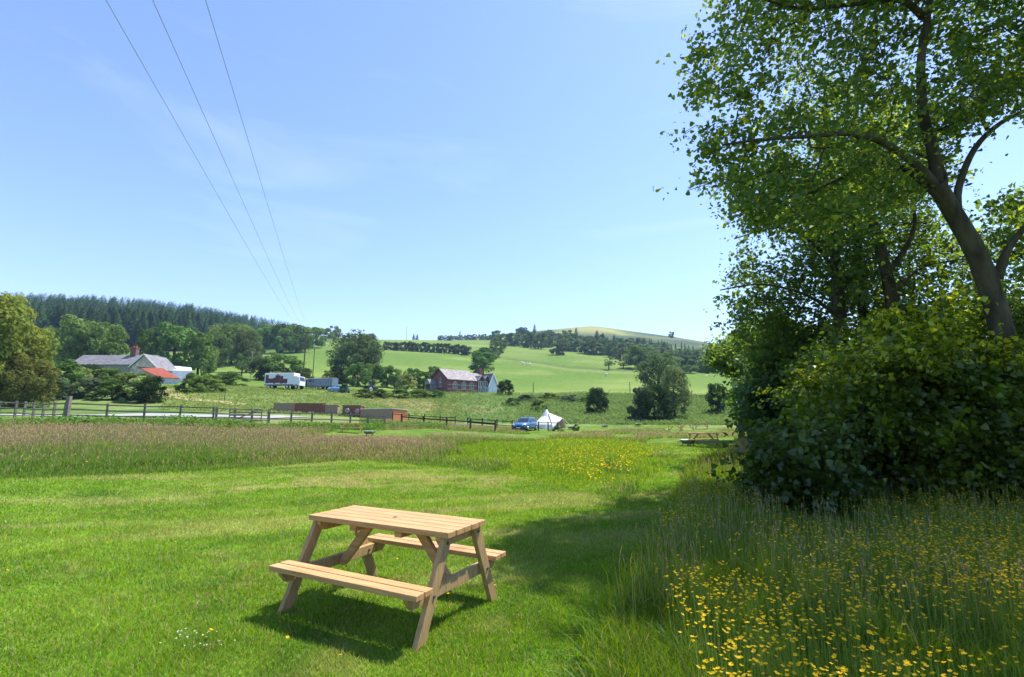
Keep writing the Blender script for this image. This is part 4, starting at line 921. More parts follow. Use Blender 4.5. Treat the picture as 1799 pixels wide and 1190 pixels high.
def farmhouse():
    # low long slate-roofed house; its right gable is flaking render, red lean-to against it
    Y = 118; k = Y/F
    a = P(118, 640, Y); t = empty('farmhouse', (a.x, a.y, float(ground(a.x, a.y))-.5), 0, 'low old farmhouse with grey slate roof and big brick chimney among bushes', 'house')
    o = Vector(t.location)
    def q(x, y, dY=0): return P(x, y, Y+dY)-o
    zr = q(200, 622).z; ze = q(200, 640).z; x0 = q(122, 640).x; x1 = q(259, 640).x
    D = 7.0; yr = D/2
    # ridge direction turns slightly to the camera on the right: gable end faces right-front
    m = MB(); m.prism([(0, 0), (D, 0), (D, ze), (yr, zr), (0, ze)], 'x', x0+.3, x1-.2); m.build('wall', M['stone'], t)
    sl = (zr-ze)/yr
    m = MB(); m.prism([(-.35, ze-.35*sl+.03), (yr, zr+.03), (D+.3, ze-.3*sl+.03), (D+.3, ze-.3*sl+.15), (yr, zr+.15), (-.35, ze-.35*sl+.15)], 'x', x0, x1); rf = m.build('roof', M['slate'], t)
    c = q(217, 620); cw = 1.35
    m = MB(); m.box(c.x-cw/2, c.x+cw/2, yr-.6, yr+.6, zr-.5, q(217, 609).z); ch = m.build('chimney', M['chimney'], t)
    m = MB(); m.box(c.x-cw/2-.1, c.x+cw/2+.1, yr-.7, yr+.7, q(217, 609).z, q(217, 609).z+.2); m.lathe([(.2, .2), (.15, .75)], 10, (c.x-.35, yr, q(217, 609).z)); m.lathe([(.2, .2), (.15, .75)], 10, (c.x+.3, yr, q(217, 609).z)); m.build('chimney_pot', M['rust'], ch)
    # cross gable (flaking render) facing the viewer
    g0, g1 = q(238, 645).x, q(285, 650).x; gm = q(262, 625); e = q(240, 646).z
    m = MB(); m.prism([(g0, 0), (g1, 0), (g1, e-.5), (gm.x, gm.z-.15), (g0, e)], 'y', -1.4, D*.8); m.build('gable_wing', M['oldrender'], t)
    m = MB(); w = .12
    m.add([(g0-.3, -1.7, e-.1), (gm.x, -1.7, gm.z+.05), (gm.x, D*.85, gm.z+.05), (g0-.3, D*.85, e-.1), (g1+.35, -1.7, e-.75), (g1+.35, D*.85, e-.75),
           (g0-.3, -1.7, e+.05), (gm.x, -1.7, gm.z+.22), (gm.x, D*.85, gm.z+.22), (g0-.3, D*.85, e+.05), (g1+.35, -1.7, e-.58), (g1+.35, D*.85, e-.58)],
          [(0, 1, 2, 3), (1, 4, 5, 2), (6, 9, 8, 7), (7, 8, 11, 10), (0, 6, 7, 1), (1, 7, 10, 4), (4, 10, 11, 5), (3, 2, 8, 9), (2, 5, 11, 8), (0, 3, 9, 6)]); m.build('wing_roof', M['slate'], t)
    m = MB(); m.bar((g0-.3, -1.76, e-.02), (gm.x, -1.76, gm.z+.14), .06, .22); m.bar((g1+.35, -1.76, e-.66), (gm.x, -1.76, gm.z+.14), .06, .22); m.build('bargeboard', M['white'], t)
    # lean-to with red tin roof and whitewashed wall
    l0, l1 = q(240, 646, -3), q(317, 664, -3)
    zt0, zt1 = q(240, 644).z, q(283, 648).z
    m = MB(); A = q(240, 644, -1.9); B = q(286, 647, -1.9); Cc = q(316, 665, -5.2); Dd = q(279, 663, -5.2)
    m.add([A, B, Cc, Dd, A-Vector((0, 0, .1)), B-Vector((0, 0, .1)), Cc-Vector((0, 0, .1)), Dd-Vector((0, 0, .1))], [(0, 1, 2, 3), (7, 6, 5, 4), (0, 4, 5, 1), (1, 5, 6, 2), (2, 6, 7, 3), (3, 7, 4, 0)]); m.build('lean_to_roof', M['rust'], t)
    w0 = q(279, 664, -5.0); w1 = q(314, 665.5, -5.0); m = MB(); bz = w0.z-3.2
    m.add([(w0.x, w0.y, bz), (w1.x, w1.y, bz), (w1.x, w1.y, w1.z), (w0.x, w0.y, w0.z), (w0.x-.6, w0.y+3.0, bz), (w1.x-2.4, w1.y+3.0, bz), (w1.x-2.4, w1.y+3, w1.z+.6), (w0.x-.6, w0.y+3.0, w0.z+.6)],
          [(0, 1, 2, 3), (7, 6, 5, 4), (0, 4, 5, 1), (1, 5, 6, 2), (2, 6, 7, 3), (3, 7, 4, 0)]); m.build('lean_to_wall', M['whitestone'], t)
M['chimney'] = mat('sooty_brick', (.16, .10, .095), .9, .2, noise=.3, nscale=3)
farmhouse()
def white_barn():
    Y = 124; a = P(283, 680, Y); t = empty('white_barn', (a.x, a.y, float(ground(a.x, a.y))-.5), 0, 'small barn with pale white tin roof behind the red lean-to', 'barn'); o = Vector(t.location)
    q = lambda x, y, d=0: P(x, y, Y+d)-o
    A, B, Cc, Dd = q(272, 640, 3), q(336, 646, 3), q(338, 652, -2), q(318, 667, -3)
    m = MB(); E_ = q(286, 650, -3)
    pts = [A, B, Cc, Dd, E_]; m.add(pts+[p-Vector((0, 0, .12)) for p in pts], [(0, 4, 3, 2, 1), (5, 6, 7, 8, 9), (0, 1, 6, 5), (1, 2, 7, 6), (2, 3, 8, 7), (3, 4, 9, 8), (4, 0, 5, 9)]); m.build('roof', M['tin'], t)
    m = MB(); low = [Vector((p.x, p.y, -.2)) for p in pts]; top = [p-Vector((0, 0, .14)) for p in pts]
    m.add(low+top, [(i, (i+1) % 5, (i+1) % 5+5, i+5) for i in range(5)]); m.build('wall', M['whitestone'], t)
white_barn()

# ------------------------------------------------------------------ poles and wires
def pole(x, yb, ytop, r, label, m='pole', arm=1.6, name='utility_pole', ymin=0, Y=None, group='poles across the valley'):
    p = at_depth(x, Y) if Y else Gp(x, yb, ymin); a, e = ray(x, ytop); top = EYE+e*p.y; h = top-p.z
    t = empty(name, p, 0, label, 'pole', group)
    q = MB(); q.tube([(0, 0, -.2), (0, 0, h*.5), (0, 0, h)], [r, r*.85, r*.7], 10); q.build('shaft', M[m], t)
    if arm:
        q = MB(); q.bar((-arm/2, -.12, h-.3), (arm/2, -.12, h-.3), .1, .12); c = q.build('crossarm', M[m], t)
        for k in (-1, 0, 1):
            q = MB(); q.lathe([(.04, 0), (.05, .08), (.03, .2)], 8, (k*arm*.45, -.12, h-.24)); q.build('insulator', M['white'], c)
    return t, p, h
pl, pp, ph = pole(531, 684, 582, .15, 'tall dark utility pole carrying the three overhead wires', 'pole', 2.0, ymin=55)
pole(549, 669, 612, .14, 'shorter dark pole just right of the tall utility pole', 'pole', 1.2, ymin=60)
pole(440, 665, 618, .13, 'pale pole left of the white lorry', 'palepole', 1.0, ymin=60)
pole(41, 700, 618, .10, 'pale wooden pole in front of the golden tree at left', 'palepole', 1.0, ymin=40)
pole(937, 690, 672, .12, 'short dark pole on the field right of the chapel house', 'pole', 0, ymin=60)
pole(1107, 694, 671, .10, 'thin pole standing above the bracken bank', 'pole', 0, ymin=60)
pole(394, 706, 675, .05, 'thin stake in the rough grass below the lorry', 'pole', 0, name='stake', ymin=50)
pole(714, 594, 574, .25, 'tiny distant pole on the skyline left of the two pines', 'pole', 0, ymin=300)
for i, (x0, lab) in enumerate(((186, 'leftmost'), (268, 'middle'), (361, 'rightmost'))):
    A = pp+Vector(((i-1)*.9, -.12, ph-.04)); e_ = ray(x0, 0)
    Y1 = 7.6/e_[1]; B = P(x0, 0, Y1); d = (B-A); pts = []
    # one even sag between the seen pole and the point overhead, then on past the camera
    for k in range(61):
        f = k/60*1.25; p = A+d*f; p.z -= 2.2*math.sin(min(1, f)*PI)*.35; pts.append(p)
    m = MB(); m.tube(pts, .0075, 5); o = m.build('overhead_wire', M['wire']); tag(o, '%s of the three thin wires running up from the tall utility pole' % lab, 'wire', 'overhead wires')

# ------------------------------------------------------------------ far trees: prototypes shared by many trees
def crown_faces(seed, lumps, n, size, c0, c1, zmin=.18, flat_=.0, top=1.0, outline=None, under=.25):
    """leaf clumps on the skins of many overlapping lumps; unit tree, height 1, width 1"""
    r = np.random.default_rng(seed)
    L = []
    for i in range(lumps):
        for _ in range(40):
            z = r.uniform(zmin, top-.08); f = (z-zmin)/(top-zmin)
            rmax = (outline(f) if outline else .46*math.sin(PI*min(1, .16+.80*f))**.7)
            a = r.uniform(0, 2*PI); rr = rmax*math.sqrt(r.uniform(.12, 1))
            rad = r.uniform(.075, .15)
            if rr+rad*.8 < rmax+.06: break
        L.append((math.cos(a)*rr, math.sin(a)*rr, z, rad))
    L = np.array(L); k = r.integers(0, len(L), n); c = L[k]
    d = r.normal(size=(n, 3)); d[:, 2] += under; d /= np.linalg.norm(d, axis=1)[:, None]
    p = c[:, :3]+d*c[:, 3:4]*r.uniform(.72, 1.1, (n, 1))*np.array([1, 1, .85])
    p[:, 2] = np.clip(p[:, 2], .005, 1)
    nr = d+r.normal(size=(n, 3))*.45; nr /= np.linalg.norm(nr, axis=1)[:, None]
    a = np.cross(nr, r.normal(size=(n, 3))); a /= np.linalg.norm(a, axis=1)[:, None]; b = np.cross(nr, a)
    s = size*r.uniform(.5, 1.25, (n, 1))
    V = np.stack([p-a*s-b*s*.4, p+a*s*.9-b*s*.5, p+b*s], 1).reshape(-1, 3)
    lt = r.uniform(size=len(L))[k][:, None]*.55+r.uniform(size=(n, 1))*.45
    col = c0*(1-lt)+c1*lt
    return V, np.arange(3*n).reshape(-1, 3), np.repeat(col, 3, 0)
def proto_mesh(seed, lumps, n, size, c0, c1, **kw):
    V, f, c = crown_faces(seed, lumps, n, size, c0, c1, **kw); return npmesh('crown_mesh', V, [f], c)
def trunk_mesh(seed, h=.6, r=.028, limbs=4):
    rr = random.Random(seed); m = MB(); m.tube([(0, 0, -.03), (rr.uniform(-.02, .02), 0, h*.5), (rr.uniform(-.04, .04), rr.uniform(-.03, .03), h)], [r*1.3, r, r*.5], 7)
    for i in range(limbs):
        a = i*2*PI/limbs+rr.uniform(-.4, .4); z = h*rr.uniform(.35, .7); q = (math.cos(a)*.28, math.sin(a)*.28, z+rr.uniform(.15, .3))
        m.tube([(0, 0, z), (q[0]*.5, q[1]*.5, z+.07), q], [r*.55, r*.4, r*.15], 5)
    me = bpy.data.meshes.new('trunk_mesh'); me.from_pydata(m.v, [], m.f); me.materials.append(M['bark']); me.polygons.foreach_set('use_smooth', np.ones(len(me.polygons), bool)); return me
G0, G1 = C(.045, .10, .028), C(.16, .26, .06)
PR = {}
for i in range(4): PR['broad%d' % i] = (proto_mesh(100+i, 34, 3600, .034, G0, G1, zmin=.10), trunk_mesh(i))
for i in range(3): PR['big%d' % i] = (proto_mesh(140+i, 100, 11000, .020, G0, G1, zmin=.12), trunk_mesh(10+i))
for i in range(2): PR['ash%d' % i] = (proto_mesh(160+i, 90, 9000, .021, C(.065, .11, .045), C(.15, .22, .085), zmin=.12), trunk_mesh(20+i))
for i in range(2): PR['light%d' % i] = (proto_mesh(170+i, 45, 6000, .027, C(.075, .14, .03), C(.20, .30, .085)), trunk_mesh(30+i))
PR['gold0'] = (proto_mesh(180, 90, 15000, .019, C(.075, .13, .024), C(.22, .25, .05), zmin=.1), trunk_mesh(40))
PR['gold1'] = (proto_mesh(181, 60, 9000, .022, C(.085, .13, .03), C(.22, .25, .06), zmin=.06), trunk_mesh(41))
for i in range(2): PR['dark%d' % i] = (proto_mesh(190+i, 75, 9000, .024, C(.018, .042, .016), C(.045, .085, .025), zmin=.02, outline=lambda f: .48*math.sin(PI*min(1, .30+.62*f))**.6), trunk_mesh(50+i, .4))
dome = lambda f: .48*math.cos(f*PI/2)**.55
for i in range(3): PR['bush%d' % i] = (proto_mesh(200+i, 40, 5000, .032, C(.045, .095, .025), C(.14, .23, .05), zmin=.0, outline=dome), trunk_mesh(60+i, .3, .02, 3))
for i in range(2): PR['greybush%d' % i] = (proto_mesh(210+i, 34, 4000, .036, C(.05, .085, .045), C(.12, .17, .085), zmin=.0, outline=dome), trunk_mesh(64+i, .3, .02, 3))
PR['elder0'] = (proto_mesh(220, 34, 4200, .034, C(.08, .15, .03), C(.36, .42, .16), zmin=.0, outline=dome), trunk_mesh(66, .3, .02, 3))
PR['thin0'] = (proto_mesh(230, 16, 900, .032, C(.06, .10, .03), C(.15, .21, .07), zmin=.35), trunk_mesh(67, .75, .03, 6))
PR['far0'] = (proto_mesh(240, 30, 1300, .055, C(.035, .08, .03), C(.12, .19, .055), zmin=.03), trunk_mesh(70, .5))
PR['far1'] = (proto_mesh(241, 30, 1300, .055, C(.035, .08, .035), C(.13, .20, .065), zmin=.03), trunk_mesh(71, .5))
PR['far2'] = (proto_mesh(242, 30, 1300, .055, C(.045, .09, .035), C(.15, .22, .075), zmin=.03), trunk_mesh(72, .5))
PR['hedge0'] = (proto_mesh(243, 24, 1200, .055, C(.025, .06, .02), C(.085, .15, .04), zmin=.03), trunk_mesh(73, .5))
def conifer_mesh(seed, n, tiers=16):
    r = np.random.default_rng(seed); z = r.uniform(.06, 1, n)**.85; tier = (z*tiers) % 1
    rad = .27*(1-z)**.68*(1.18-.55*tier)*r.uniform(.3, 1.05, n)+.004; a = r.uniform(0, 2*PI, n)
    p = np.stack([np.cos(a)*rad, np.sin(a)*rad, z-rad*.25], -1); o = np.stack([np.cos(a), np.sin(a), np.full(n, -.25)], -1); s = (.022+.045*(1-z))[:, None]*r.uniform(.6, 1.2, (n, 1))
    t = np.stack([-np.sin(a), np.cos(a), r.uniform(-.3, .3, n)], -1)
    V = np.stack([p-t*s*.55, p+t*s*.55+np.array([0, 0, .25])*s, p+o*s*1.1], 1).reshape(-1, 3); g = r.uniform(size=(n, 1))
    c = C(.022, .06, .02)*(1-g)+C(.07, .14, .038)*g
    return npmesh('conifer_crown_mesh', V, [np.arange(3*n).reshape(-1, 3)], np.repeat(c, 3, 0)), V, c
def ctrunk(seed):
    m = MB(); m.tube([(0, 0, -.03), (0, 0, .5), (0, 0, .97)], [.018, .012, .003], 6)
    me = bpy.data.meshes.new('conifer_trunk_mesh'); me.from_pydata(m.v, [], m.f); me.materials.append(M['bark']); return me
for i in range(3): PR['fir%d' % i] = (conifer_mesh(300+i, 1500)[0], ctrunk(i))
for k, (cm, tm) in PR.items():
    if len(cm.materials) == 0: cm.materials.append(M['conifer'] if k.startswith('fir') else M['far'])
def ptree(kind, p, wd, ht, label, group=None, name='tree', cat='tree', rz=None, trunk=True):
    e = empty(name, p, random.uniform(0, 6.28) if rz is None else rz, label, cat, group, (wd, wd, ht))
    obj('crown', PR[kind][0], None, e)
    if trunk: obj('trunk' if not name.endswith('bush') else 'stem', PR[kind][1], None, e)
    return e
def T_(kind, x, yb, w_, h_, label, group=None, name='tree', cat='tree', ymin=0, rz=None, grow=1.0):
    p = Gp(x, yb, ymin); k = mpp(p.y); p.z -= .2
    return ptree(kind, p, w_*k*1.16*grow, h_*k*1.0*grow, label, group, name, cat, rz)

def ordn(i):
    i += 1; return '%d%s' % (i, 'th' if 10 < i % 100 < 14 else {1: 'st', 2: 'nd', 3: 'rd'}.get(i % 10, 'th'))
# left: golden trees, bushes round the farmhouse
T_('gold0', -48, 722, 160, 216, 'tall golden green tree rising above the others at the far left edge', ymin=58)
T_('gold1', 40, 716, 80, 96, 'lower yellowish green tree leaning out right of the tall golden tree', ymin=58)
T_('light0', 122, 700, 96, 110, 'pale green tree behind the left end of the farmhouse roof', ymin=140)
T_('light1', 172, 700, 72, 98, 'pale green tree behind the farmhouse roof just left of the chimney', ymin=140)
T_('light0', 150, 700, 60, 92, 'smaller pale tree between the two pale trees behind the farmhouse', ymin=145)
T_('broad1', 248, 690, 40, 88, 'small mid green tree just right of the farmhouse chimney', ymin=140)
T_('broad0', 298, 690, 78, 95, 'rounded mid green tree behind the white barn', ymin=145)
T_('broad2', 345, 682, 55, 82, 'dark green tree between the white barn and the pale pole', ymin=145)
T_('big1', 404, 640, 92, 72, 'big rounded dark green tree standing before the conifer ridge', ymin=150)
T_('big2', 372, 645, 60, 62, 'dark green tree close left of the big rounded one below the ridge', ymin=150)
T_('ash0', 432, 655, 50, 78, 'greyish green tree behind the pale pole left of the lorry', ymin=130)
T_('thin0', 424, 662, 30, 42, 'thin leafy tree with bare stems beside the pale pole', ymin=120)
T_('bush1', 336, 690, 46, 36, 'dark rounded bush on the track edge right of the white barn', name='bush', cat='bush', ymin=60)
T_('bush2', 366, 688, 60, 32, 'wide low bush second from the barn along the track', name='bush', cat='bush', ymin=60)
T_('bush0', 402, 678, 60, 26, 'low hedge bush below the pale pole', name='bush', cat='bush', ymin=60)
for x, yb, w_, h_, k, lab in ((20, 706, 110, 72, 'greybush0', 'grey green bush at the far left below the golden tree'),
    (72, 704, 80, 58, 'greybush1', 'grey green bush beside the pale pole in the left corner'),
    (112, 700, 60, 62, 'bush0', 'mid green bush between the pale pole and the farmhouse'),
    (146, 684, 58, 42, 'dark0', 'dark evergreen bush in front of the left end of the farmhouse'),
    (139, 690, 38, 42, 'elder0', 'creamy flowering elder bush in front of the dark evergreen bush'),
    (186, 684, 66, 34, 'bush1', 'mid green bush in front of the farmhouse wall'),
    (214, 692, 50, 36, 'bush2', 'rounded bush below the farmhouse chimney'),
    (154, 700, 60, 34, 'greybush0', 'low dark bush at the bottom of the farmhouse slope'),
    (196, 702, 60, 34, 'bush0', 'low bush on the slope between farmhouse and fence'),
    (240, 702, 66, 42, 'bush1', 'large bush hiding the left side of the red lean-to'),
    (262, 708, 42, 44, 'dark1', 'dark bush beside the farm track, left of the white stone wall'),
    (248, 706, 56, 42, 'elder0', 'flowering elder bush in front of the dark bush by the farm track')):
    T_(k, x, yb, w_, h_*1.12, lab, 'bushes around the farmhouse', 'bush', 'bush', ymin=50)
# row of broadleaf trees below the ridge, x 455..600
row = [(462, 622, 44, 48, 'broad0'), (492, 622, 52, 52, 'broad1'), (520, 620, 56, 50, 'big0'), (548, 612, 48, 40, 'broad2'), (478, 612, 46, 46, 'broad3'), (508, 612, 48, 44, 'broad1'), (572, 600, 30, 24, 'broad0'), (586, 598, 26, 27, 'broad3')]
rl = ['leftmost dark tree of the row below the conifer ridge', 'second dark tree of the row below the conifer ridge', 'widest dark tree of the row, behind the tall utility pole', 'dark tree of the row just right of the tall utility pole',
      'darker tree behind the left end of the row below the ridge', 'darker tree behind the middle of the row below the ridge', 'small skyline tree left of the round one at the end of the ridge', 'round dark skyline tree at the right end of the conifer ridge']
for (x, yb, w_, h_, k), lab in zip(row, rl): T_(k, x, yb, w_, h_, lab, 'broadleaf trees below the ridge', ymin=200)
T_('thin0', 470, 668, 50, 50, 'sparse young tree behind the white lorry', ymin=135)
T_('light1', 500, 670, 64, 50, 'pale green bushy tree behind the right end of the white lorry', ymin=135)
T_('dark0', 456, 668, 34, 40, 'dark bushy tree behind the left end of the white lorry', ymin=135)
T_('bush0', 536, 672, 34, 26, 'low bush between the two dark poles', name='bush', cat='bush', ymin=135)
# big grey-green tree group x 590..660
T_('ash1', 622, 668, 84, 88, 'big grey green ash tree in the middle of the valley field')
T_('ash0', 646, 650, 46, 66, 'smaller grey green tree touching the right side of the big ash')
T_('dark1', 598, 674, 34, 46, 'dark tree under the left side of the big ash')
T_('bush2', 578, 674, 34, 24, 'low bush left of the dark tree under the big ash', name='bush', cat='bush')
hd = [(628, 680, 44, 44), (654, 679, 40, 42), (680, 681, 38, 40), (702, 683, 34, 36), (726, 680, 30, 34), (744, 684, 32, 32), (762, 680, 30, 38), (668, 672, 34, 30)]
names = ['first', 'second', 'third', 'fourth', 'fifth', 'sixth', 'seventh', 'back']
for i, (x, yb, w_, h_) in enumerate(hd):
    T_('broad%d' % (i % 4), x, yb, w_, h_, '%s dark tree from the left in the low row left of the chapel' % names[i] if i < 7 else 'dark green tree behind the low row right of the tractor', 'low row of trees left of the chapel', ymin=90)
T_('elder0', 714, 690, 36, 34, 'pale willow shrub standing in front of the low tree row', name='bush', cat='bush', ymin=90)
T_('bush1', 605, 690, 20, 17, 'small bright green bush right of the grey trailer', name='bush', cat='bush', ymin=60)
for j_, (x, w_) in enumerate(((640, 36), (668, 40), (700, 44), (738, 44))):
    T_('bush%d' % (x % 3), x, 698, w_, 16, ordn(j_)+' scrubby bush from the left on the bank top before the chapel', 'low hedge on the bank top', 'bush', 'bush', ymin=70)
T_('bush0', 768, 699, 26, 15, 'small bush in front of the chapel gable', name='bush', cat='bush', ymin=70)
T_('dark0', 888, 694, 26, 28, 'dark bush just right of the white gabled end of the chapel house', name='bush', cat='bush', ymin=100)
# hedgerow on the hill
for i in range(15):
    x = 680+i*9.6+random.uniform(-1.5, 1.5); T_('hedge0', x, 615+i*.55, 18, 16+random.uniform(-1, 3), ordn(i)+' small dark tree from the left in the hedgerow above the chapel', 'dark hedgerow across the field', ymin=250)
T_('hedge0', 820, 624, 25, 16, 'separate small dark tree at the right end of the hedgerow above the chapel', ymin=250)
# diagonal line of trees rising right of the chapel
for (x, yb, w_, h_, k, lab) in ((848, 662, 52, 46, 'broad0', 'broad tree directly behind the chapel house roof'), (852, 640, 40, 30, 'broad2', 'tree above the one behind the chapel house roof'),
    (870, 628, 32, 30, 'broad1', 'rounded tree half way up the diagonal line above the chapel'), (880, 612, 28, 28, 'broad3', 'tree near the top of the diagonal line above the chapel'),
    (893, 608, 22, 22, 'far0', 'small tree at the top of the diagonal line, right side'), (872, 603, 22, 24, 'far1', 'tree at the top of the diagonal line against the sky')):
    T_(k, x, yb, w_, h_, lab, 'diagonal line of trees above the chapel', ymin=150)
# skyline trees
for i in range(13):
    x = 776+i*8.2+random.uniform(-2, 2); T_('far%d' % (i % 3), x, 597.5, 13, random.uniform(8, 13), ordn(i)+' small skyline tree from the left on the crest above the chapel', 'skyline trees along the crest', ymin=380)
T_('fir0', 808, 597, 9, 17, 'pointed conifer sticking up above the skyline trees', name='conifer', ymin=380)
T_('fir1', 727, 597, 12, 12, 'left of two tiny pines alone on the skyline', name='conifer', ymin=380); T_('fir2', 733, 597, 12, 11, 'right of two tiny pines alone on the skyline', name='conifer', ymin=380)
T_('far1', 1180, 594, 12, 12, 'lone dark tree on the right shoulder of the hilltop', ymin=600)
# woodland band on the right hillside
lab_w = 'dark green tree from the left in the lower row of the hillside woodland'
def band(n, pts, dy, w0, h0, kinds, seed, label, group, jy=3, big=1.25):
    rr = random.Random(seed)
    xs = [p[0] for p in pts]; ys = [p[1] for p in pts]
    for i in range(n):
        x = xs[0]+(xs[-1]-xs[0])*(i+rr.uniform(.1, .9))/n; y = float(np.interp(x, xs, ys))+dy+rr.uniform(-jy, jy)
        s = rr.uniform(.8, 1.2)*big; k = kinds[rr.randrange(len(kinds))]
        T_(k, x, y, w0*s, h0*rr.uniform(.85, 1.15)*(1.25 if k.startswith('fir') else 1), ordn(i)+' '+label, group, 'conifer' if k.startswith('fir') else 'tree', 'tree', ymin=280)
low = [(900, 607), (960, 614), (1000, 618), (1040, 622), (1090, 632), (1130, 640), (1180, 650), (1230, 655), (1300, 660), (1420, 662)]
band(34, low, -1, 24, 28, ['far0', 'far1', 'far2'], 1, lab_w, 'woodland band on the right hillside')
band(34, low, -12, 22, 24, ['far0', 'far1', 'far0', 'fir1'], 2, lab_w.replace('lower row', 'second row'), 'woodland band on the right hillside')
band(26, [(1000, 598), (1100, 606), (1200, 622), (1400, 645)], 4, 18, 18, ['far0', 'far2', 'far1'], 3, 'small tree from the left in the top row of the hillside woodland', 'woodland band on the right hillside')
band(22, [(1110, 606), (1180, 614), (1290, 632)], 3, 8, 13, ['fir0', 'fir1', 'fir2'], 4, 'small conifer from the left in the plantation strip below the hill shoulder', 'conifer strip below the hilltop', 2)
band(10, [(905, 594), (1000, 596)], 2, 12, 12, ['far0', 'fir1'], 6, 'tiny dark tree from the left along the upper wood edge', 'woodland band on the right hillside')
for (x, yb, w_, h_, k, lab) in ((983, 624, 30, 28, 'far2', 'isolated rounded tree at the lower edge of the wood'), (1070, 650, 26, 24, 'thin0', 'left of two small airy trees in the field'), (1095, 648, 24, 17, 'thin0', 'right of two small airy trees in the field'),
    (1122, 648, 50, 42, 'broad2', 'bright rounded tree at the wood edge behind the big ash on the right'), (1159, 692, 74, 76, 'ash1', 'big grey green tree in the field above the bracken bank'),
    (1186, 736, 54, 94, 'ash0', 'tall grey green tree at the right of the group on the bracken bank'), (1128, 739, 44, 62, 'greybush0', 'tall grey green bush at the left of the group on the bracken bank'),
    (1150, 740, 56, 64, 'dark1', 'dark rounded bush in the middle of the group on the bracken bank'), (1049, 726, 38, 46, 'dark0', 'solitary dark bush on the bracken bank'),
    (1213, 656, 28, 16, 'light0', 'small pale bush at the far edge of the right field'), (1252, 655, 48, 36, 'light1', 'pale green tree at the far edge of the right field')):
    T_(k, x, yb, w_, h_, lab, None, 'bush' if 'bush' in lab else 'tree', 'bush' if 'bush' in lab else 'tree', ymin=75)
T_('dark0', 1262, 728, 34, 56, 'dark bush at the foot of the tree line beyond the grass', name='bush', cat='bush', ymin=70)
for i, (x, yb, w_, h_) in enumerate(((945, 724, 30, 24), (925, 706, 40, 14), (965, 703, 40, 14), (900, 712, 36, 14), (1000, 706, 44, 14), (1028, 708, 30, 12))):
    T_(['bush1', 'greybush0', 'bush2'][i % 3], x, yb, w_, h_, ['mid green bush on the bank behind the white tent', 'low bush on top of the bank right of the chapel', 'low bush on the bank top above the tent', 'low bush on the bank slope below the chapel end', 'low bush on the bank top right of the tent', 'low bush beside the solitary dark bush'][i], 'scrub on the bank', 'bush', 'bush', ymin=76)
# hedge line in the right field and a little shrub by the tent
for i in range(9):
    T_('bush%d' % (i % 3), 1212+i*9, 699, 13, 7, ordn(i)+' low bush from the left in the hedge atop the right bank', 'low field hedge on the right', 'bush', 'bush', ymin=100)
T_('greybush1', 1012, 757, 14, 14, 'wispy shrub between the tent and the fire pit', name='bush', cat='bush', ymin=45)
T_('bush1', 980, 758, 30, 11, 'low dark green shrub growing in front of the tent', name='bush', cat='bush', ymin=45)

# conifer ridge at the left
def ridge():
    rr = np.random.default_rng(77); pts = []
    for _ in range(9000):
        a = rr.uniform(math.atan(colx(-330)), math.atan(colx(545))); R = rr.uniform(330, 760)
        px = CXP+F*math.tan(a)*1.013
        if R < 360+max(0, px-300)*.9: continue
        if px > 430 and R < 470: continue
        if px > 505 or (px > 400 and rr.uniform() < (px-400)/150): continue
        pts.append((R, a))
    pts.sort(); sel = []
    for R, a in pts:
        sel.append((math.sin(a)*R, math.cos(a)*R, R))
        if len(sel) >= 3400: break
    return pts
pts = ridge(); rr = np.random.default_rng(5); rr.shuffle(pts); pts = pts[:3600]; pts.sort(key=lambda p: p[0])
nfront = 0; rest = []
for R, a in pts:
    x, y = math.sin(a)*R, math.cos(a)*R; px = CXP+F*math.tan(a); h = rr.uniform(13, 25)*(1-.42*min(1, max(0, (px-330)/170)))
    if nfront < 285 and px > -60 and rr.uniform() < .8:
        ptree('fir%d' % (nfront % 3), (x, y, float(ground(x, y))), h*.95, h, 'tall dark conifer in the front rows of the wooded ridge on the left', 'conifers in the front of the ridge wood', 'conifer'); nfront += 1
    else: rest.append((x, y, h))
_, Vc, Cc_ = conifer_mesh(333, 230, 9); Vs = []; cs = []
for x, y, h in rest:
    a = rr.uniform(0, 6.28); ca, sa = math.cos(a), math.sin(a); s = h
    Vs.append(np.stack([(Vc[:, 0]*ca-Vc[:, 1]*sa)*s*1.05+x, (Vc[:, 0]*sa+Vc[:, 1]*ca)*s*1.05+y, Vc[:, 2]*s+float(ground(x, y))], -1)); cs.append(np.repeat(Cc_, 3, 0)*rr.uniform(.7, 1.3))
V = np.vstack(Vs); stuff('conifer_forest', V, [np.arange(len(V)).reshape(-1, 3)], np.vstack(cs), 'dense dark conifer forest covering the ridge on the left skyline', 'forest', 'conifer')

# sheep on the hill
def sheep(x, yb, rz, label):
    p = Gp(x, yb, 150); t = empty('sheep', p, rz, label, 'sheep', 'sheep grazing on the hillside', (1.5,)*3)
    m = MB(); m.tube([(-.55, 0, .62), (-.45, 0, .66), (-.1, 0, .68), (.3, 0, .68), (.5, 0, .66), (.58, 0, .62)], [.1, .24, .29, .28, .2, .08], 10)
    m.tube([(.48, 0, .72), (.68, 0, .62), (.82, 0, .40)], [.12, .09, .05], 8)
    for a in (-.35, .35):
        for b in (-.12, .12): m.tube([(a, b, .5), (a+.02, b, .25), (a, b, 0)], [.07, .04, .035], 6)
    m.build('body', M['sheep'], t, True)
for i, (x, y) in enumerate(((916, 639.5), (920, 641), (926, 642), (931, 642), (1065, 661))):
    sheep(x, y, i*1.3, ['leftmost tiny white sheep of the four on the hill', 'second tiny white sheep of the four on the hill', 'third tiny white sheep of the four on the hill', 'rightmost tiny white sheep of the four on the hill', 'single white sheep farther right in the field'][i])

